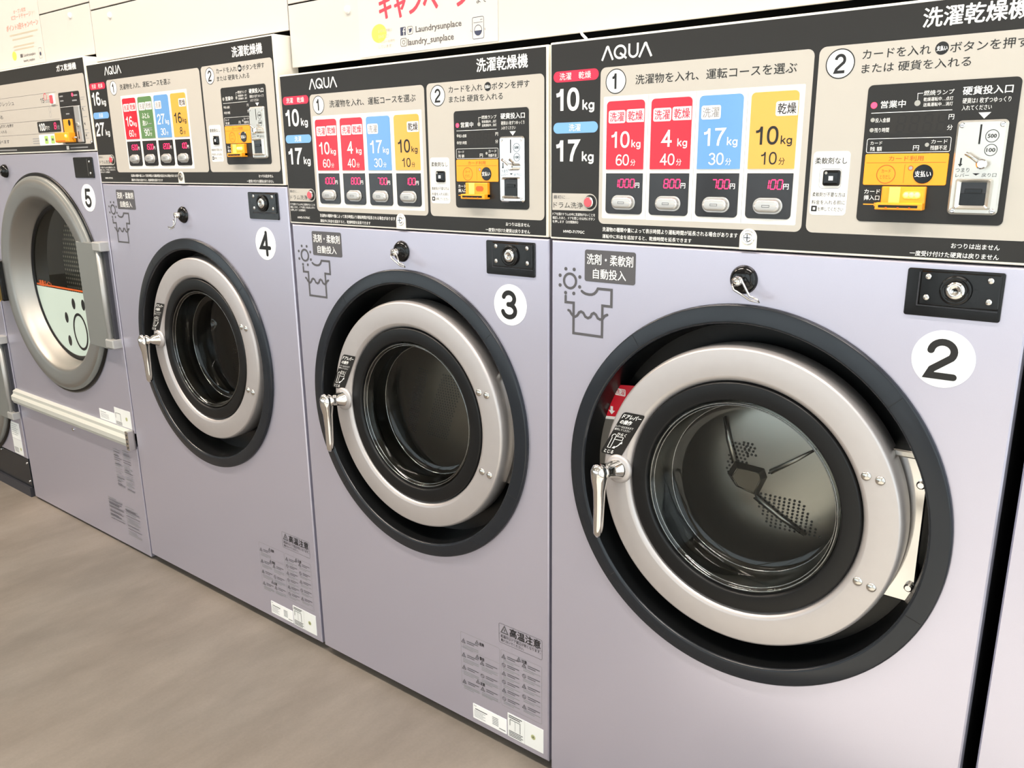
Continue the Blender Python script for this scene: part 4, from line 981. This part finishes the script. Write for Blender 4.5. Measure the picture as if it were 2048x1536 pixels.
        q.tube([(-.105, -.012, 1.2370), (-.078, -.012, 1.2370)], .0022, 'chrome', 8)
        q.build('coin_plate', pn, off)
        q = MB(); q.plate(-.3325, 1.2560, -.1880, 1.2865, .004, -.0025, y1, 'face_black', .0004); q.num('100', -.3230, 1.2610, -.2830, 1.2810, .0036, -.0028, 'ink_white'); q.text('円で', -.2800, 1.2620, -.2560, 1.2730, -.0028, 'ink_white'); q.stroke([(-.2480, 1.2570), (-.2480, 1.2855)], .0006, -.0028, 'ink_grey')
        q.seg7('8', -.2150, 1.2640, 1.2800, .0150, -.0028, 'led_digit'); q.text('分間', -.2130, 1.2615, -.1940, 1.2730, -.0028, 'ink_pale'); q.build('price_display', pn, off)
        q = MB(); q.plate(-.3340, 1.2200, -.1870, 1.2500, .004, -.0025, y1, 'ink_white', .0004)
        for x_ in (-.2980, -.2580, -.2190): q.rrect(x_, 1.2245, x_ + .0225, 1.2462, .003, -.0028, 'lime_print'); q.stroke([(x_ + .006, 1.2355), (x_ + .0165, 1.2355)], .006, -.0030, 'ink_grey')
        q.build('temperature_buttons', pn, off)
        dryer_door(root, off, cu, cv, True)
        l = MB(); l.plate(-.1410, 1.1285, -.0310, 1.1845, .003, -.0030, .001, 'gloss_black', .001); l.stroke([(-.0600, 1.134), (-.0600, 1.180)], .0016, -.0033, 'chrome_soft')
        lk = l.build('cash_box_lock', root, off)
        for v_ in (1.141, 1.172): s_ = MB(); s_.ball((-.0480, -.003, v_), .0040, 'chrome', 12, (1, .5, 1)); s_.build('screw', lk, off)
        n_ = MB(); n_.plate(-.1260, 1.0365, -.0470, 1.1115, .0375, -.0006, 0, 'sticker_white', n=14); n_.num('5', -.1060, 1.0490, -.0680, 1.0985, .0086, -.0009, 'ink_black', rnd=True); n_.build('number_sticker', root, off)
        kn = MB(); kn.lathe(-.6120, 1.1480, [(.0004, -.014), (.015, -.013), (.0200, -.006), (.0210, .001)], 'gloss_black', 32); k_ = kn.build('cap_knob', root, off)
        w_ = MB(); w_.tube([(-.6140, -.010, 1.1480), (-.6150, -.026, 1.1475)], .0068, 'chrome', 14); w_.tube([(-.6150, -.024, 1.1410), (-.6090, -.026, 1.1290), (-.6160, -.027, 1.1220), (-.6210, -.026, 1.1310)], .0016, 'chrome', 8); w_.build('wire_clip', k_, off)
        s = MB(); s.plate(-.2070, .4030, -.1120, .4360, .001, -.0005, 0, 'sticker_white'); s.stroke([(-.200, .428), (-.165, .428)], .0016, -.0008, 'ink_pale')
        for i in range(4): s.stroke([(-.200, .422 - i * .004), (-.150, .422 - i * .004)], .0010, -.0008, 'ink_pale')
        s.build('rating_sticker', root, off)
        s = MB(); s.plate(-.1100, .4030, -.0150, .4570, .001, -.0005, 0, 'sticker_pale'); s.disc(-.0400, .4300, .0060, -.0008, 'seal_olive', 16); s.stroke([(-.104, .424), (-.104, .440), (-.075, .440), (-.075, .416)], .0014, -.0008, 'ink_grey')
        for i in range(3): s.stroke([(-.106, .413 - i * .0036), (-.070, .413 - i * .0036)], .0016, -.0008, 'ink_grey')
        s.build('installation_sticker', root, off)
        a = MB(); rnd_ = random.Random(3)
        for (ua, ub, zt, zb) in ((-.1560, -.1080, .3140, .1900), (-.1000, -.0500, .3200, .1880), (-.2360, -.1420, .1360, .0620), (-.1300, -.0420, .1290, .0300)):
            z_ = zt
            if zt == .1360: a.build('notice_print', lower, off); a = MB()
            while z_ > zb:
                a.stroke([(ua + .004 * rnd_.random(), z_), (ub - (ub - ua) * .45 * rnd_.random() ** 2, z_)], .0022 if rnd_.random() < .25 else .0015, -.0002, 'ink_grey' if rnd_.random() < .5 else 'ink_pale'); z_ -= rnd_.choice((.0042, .0042, .0075))
        a.build('notice_print', lower, off)
    else:
        cu, cv = -.3895, .435
        f = MB(); f.hole_panel(-W, .132, -.0020, .800, cu, cv, .290, 0, .030, 'lavender_paint'); front = f.build('front_panel', root, off)
        u_ = MB(); u_.plate(-W, .803, -.002, ztop, .002, 0, .030, 'lavender_paint', .0015); u_.build('upper_panel', root, off)
        dryer_door(root, off, cu, cv, False)
        kp = MB(); kp.plate(-W, .018, -.0030, .129, .002, .002, .03, 'bezel_black', .001)
        for a, b in ((-.020, .110), (-.020, .040), (-.240, .120)): kp.cyl(a, b, .0040, -.001, .003, 'chrome', 10, .001)
        kp.box(-W, FL, -.006, -.010, .018, .028, 'dark_steel')
        kp.build('kick_panel', root, off)
        s = MB(); s.plate(-.1050, .1960, -.0290, .2610, .001, -.0005, 0, 'sticker_white')
        for i in range(6): s.stroke([(-.098, .252 - i * .008), (-.045 - .01 * (i % 2), .252 - i * .008)], .0014, -.0008, 'ink_pale')
        s.build('rating_sticker', root, off)
        s = MB(); s.plate(-.1050, .1370, -.0290, .1940, .001, -.0005, 0, 'sticker_pale'); s.disc(-.045, .160, .006, -.0008, 'seal_olive', 14)
        for i in range(4): s.stroke([(-.099, .160 - i * .005), (-.065, .160 - i * .005)], .0018, -.0008, 'ink_grey')
        s.build('installation_sticker', root, off)
    return root
dryer('gas dryer with paw print on its round glass door and sticker reading 5', X5, .0127, .8200, 'single')
dryer('stacked gas dryer at left edge with black kick panel at its foot', X5 - .8280, .0127, .8000, 'stacked')

# ------------------------------------------------------------------ white boards above the machines
YW = .0470
fb = MB()  # unseen black sheet added behind the boards to keep their gaps dark
for _a, _b, _z in ((-.613, 1.62, 1.345), (-1.43, -.613, 1.432), (-2.26, -1.43, 1.455)): fb.box(_a, _z, .24, _b, 2.45, .26, 'hole_shade_black')
struct(fb.build('shade_backing_1'))
def board(u0, v0, u1, v1, label, knob=None, name='service_board'):
    t = thing(name, label, 'panel', ((u0 + u1) / 2, YW + .02, v0), 'white boards above the machines')
    off = ((u0 + u1) / 2, YW + .02, v0)
    m = MB(); m.plate(u0, v0, u1, v1, .001, YW, YW + .004, 'white_board', .0008); m.build('board', t, off)
    if knob:
        q = MB(); q.lathe(knob[0], knob[1], [(.0004, YW - .005), (.006, YW - .0045), (.0078, YW - .002), (.0080, YW + .0005)], 'white_plastic', 20); q.build('finger_knob', t, off)
    return t
board(-.6130, 1.3550, 1.6200, 1.4755, 'long white board above machines 2 and 3, behind the red-lettered poster', (-.4300, 1.4480))
board(-.6130, 1.4785, 1.6200, 2.4000, 'upper white board at the top edge, above the red-lettered poster')
board(-1.4380, 1.4290, -.6165, 1.5545, 'white board just above the taller machine numbered 4', (-1.3388, 1.5340))
board(-1.4380, 1.5575, -.6165, 2.4000, 'upper white board at the top edge, above machine numbered 4')
board(-2.2600, 1.4500, -1.4415, 1.5755, 'white board above the dryer numbered 5, right of its poster', (-1.5515, 1.5560))
board(-2.2600, 1.5785, -1.4415, 2.4000, 'upper white board at the top left, above dryer numbered 5')

# ------------------------------------------------------------------ posters
p = MB(); yp = YW - .0010; y1, y2, y3 = yp - .00014, yp - .00028, yp - .00042
p.plate(-.4000, 1.3580, -.0545, 1.8800, .001, yp, yp + .0006, 'paper_white')
p.text('キャンペーン', -.3420, 1.4180, -.1130, 1.4620, y1, 'print_red', .04); p.text('まで', -.1010, 1.4215, -.0780, 1.4330, y1, 'print_grey', .02)
p.disc(-.3445, 1.3968, .0205, y1, 'print_yellow', 32, .0165)
for s_, z_, ue in (('お得な情報は', 1.3975, -.3090), ('SNSで!', 1.3880, -.3190), ('フォローお待ち', 1.3785, -.3030), ('しています!', 1.3700, -.3110)): p.text(s_, -.3468, z_, ue, z_ + .0058, y2, 'print_pale')
p.rrect(-.2875, 1.3872, -.2734, 1.4018, .0010, y1, 'print_navy'); p.stroke([(-.2785, 1.3872), (-.2785, 1.3975), (-.2775, 1.3992), (-.2750, 1.3995)], .0022, y2, 'paper_white'); p.stroke([(-.2812, 1.3945), (-.2750, 1.3945)], .0020, y2, 'paper_white')
p.stroke(rr(-.2690, 1.3878, -.2555, 1.4012, .0030), .0009, y1, 'print_grey', True)
p.poly([(-.2655, 1.3910), (-.2620, 1.3908), (-.2590, 1.3925), (-.2580, 1.3955), (-.2572, 1.3972), (-.2590, 1.3980), (-.2610, 1.3982), (-.2622, 1.3965), (-.2660, 1.3980), (-.2655, 1.3950), (-.2640, 1.3930)], y2, 'print_navy')
p.text('Laundrysunplace', -.2480, 1.3862, -.1360, 1.4000, y1, 'print_grey', .03)
p.stroke(rr(-.2876, 1.3688, -.2718, 1.3822, .0032), .0012, y1, 'print_grey', True); p.ring(-.2797, 1.3755, .0028, .0040, y1, 'print_grey', 20); p.disc(-.2752, 1.3797, .0008, y1, 'print_grey', 8)
p.text('laundry_sunplace', -.2692, 1.3655, -.1549, 1.3800, y1, 'print_grey', .03)
p.stroke(rr(-.1112, 1.3655, -.0856, 1.4002, .0030), .0009, y1, 'print_navy', True); p.stroke([(-.1085, 1.3915), (-.0880, 1.3915)], .0007, y1, 'print_navy'); p.disc(-.0925, 1.3955, .0009, y1, 'print_navy', 8); p.disc(-.0895, 1.3955, .0009, y1, 'print_navy', 8)
p.ring(-.0985, 1.3790, .0078, .0088, y1, 'print_navy', 28); p.poly([(-.0985 + .0078 * math.cos(t), 1.3790 + .0078 * math.sin(t)) for t in [PI + .05 + (PI - .1) * i / 16 for i in range(17)]], y1, 'print_navy')
p.text('L', -.1150, 1.3780, -.1128, 1.3812, y2, 'print_grey', .02); p.text('S', -.0842, 1.3780, -.0820, 1.3812, y2, 'print_grey', .02)
po = p.build('campaign_poster'); tag(po, 'white poster with large red lettering and social media icons, above machine 3', 'poster', 'campaign posters')
p = MB(); p.plate(-2.1200, 1.4520, -1.7330, 1.9500, .001, yp, yp + .0006, 'paper_white')
p.text('オープン記念', -1.8950, 1.5960, -1.8120, 1.6070, y1, 'print_rose', .02); p.text('ICカードチャージ', -1.9150, 1.5795, -1.7840, 1.5930, y1, 'print_rose', .02); p.text('まで', -1.7780, 1.5820, -1.7560, 1.5920, y1, 'print_pale')
p.text('ポイント3倍キャンペーン', -1.9600, 1.5520, -1.7440, 1.5700, y1, 'print_rose', .03)
for a_, b_, c_ in ((-1.945, 1.5400, -1.755), (-1.930, 1.5275, -1.790), (-1.930, 1.5080, -1.790), (-1.930, 1.4990, -1.795)): p.stroke([(a_, b_), (c_, b_)], .0045, y1, 'print_pale')
p.disc(-1.9330, 1.4830, .0150, y1, 'print_yellow', 20, .013); p.rrect(-1.8930, 1.4750, -1.8760, 1.4850, .001, y1, 'print_grey')
p.text('Laundrysunplace', -1.8700, 1.4735, -1.7900, 1.4840, y1, 'print_grey', .02); p.text('laundry_sunplace', -1.8750, 1.4590, -1.8000, 1.4690, y1, 'print_grey', .02); p.stroke(rr(-1.7680, 1.4640, -1.7500, 1.4920, .003), .0009, y1, 'print_grey', True); p.disc(-1.7590, 1.4760, .0055, y1, 'print_navy', 16)
po = p.build('campaign_poster'); tag(po, 'white poster with pale red small lettering at the far upper left, above dryer 5', 'poster', 'campaign posters')
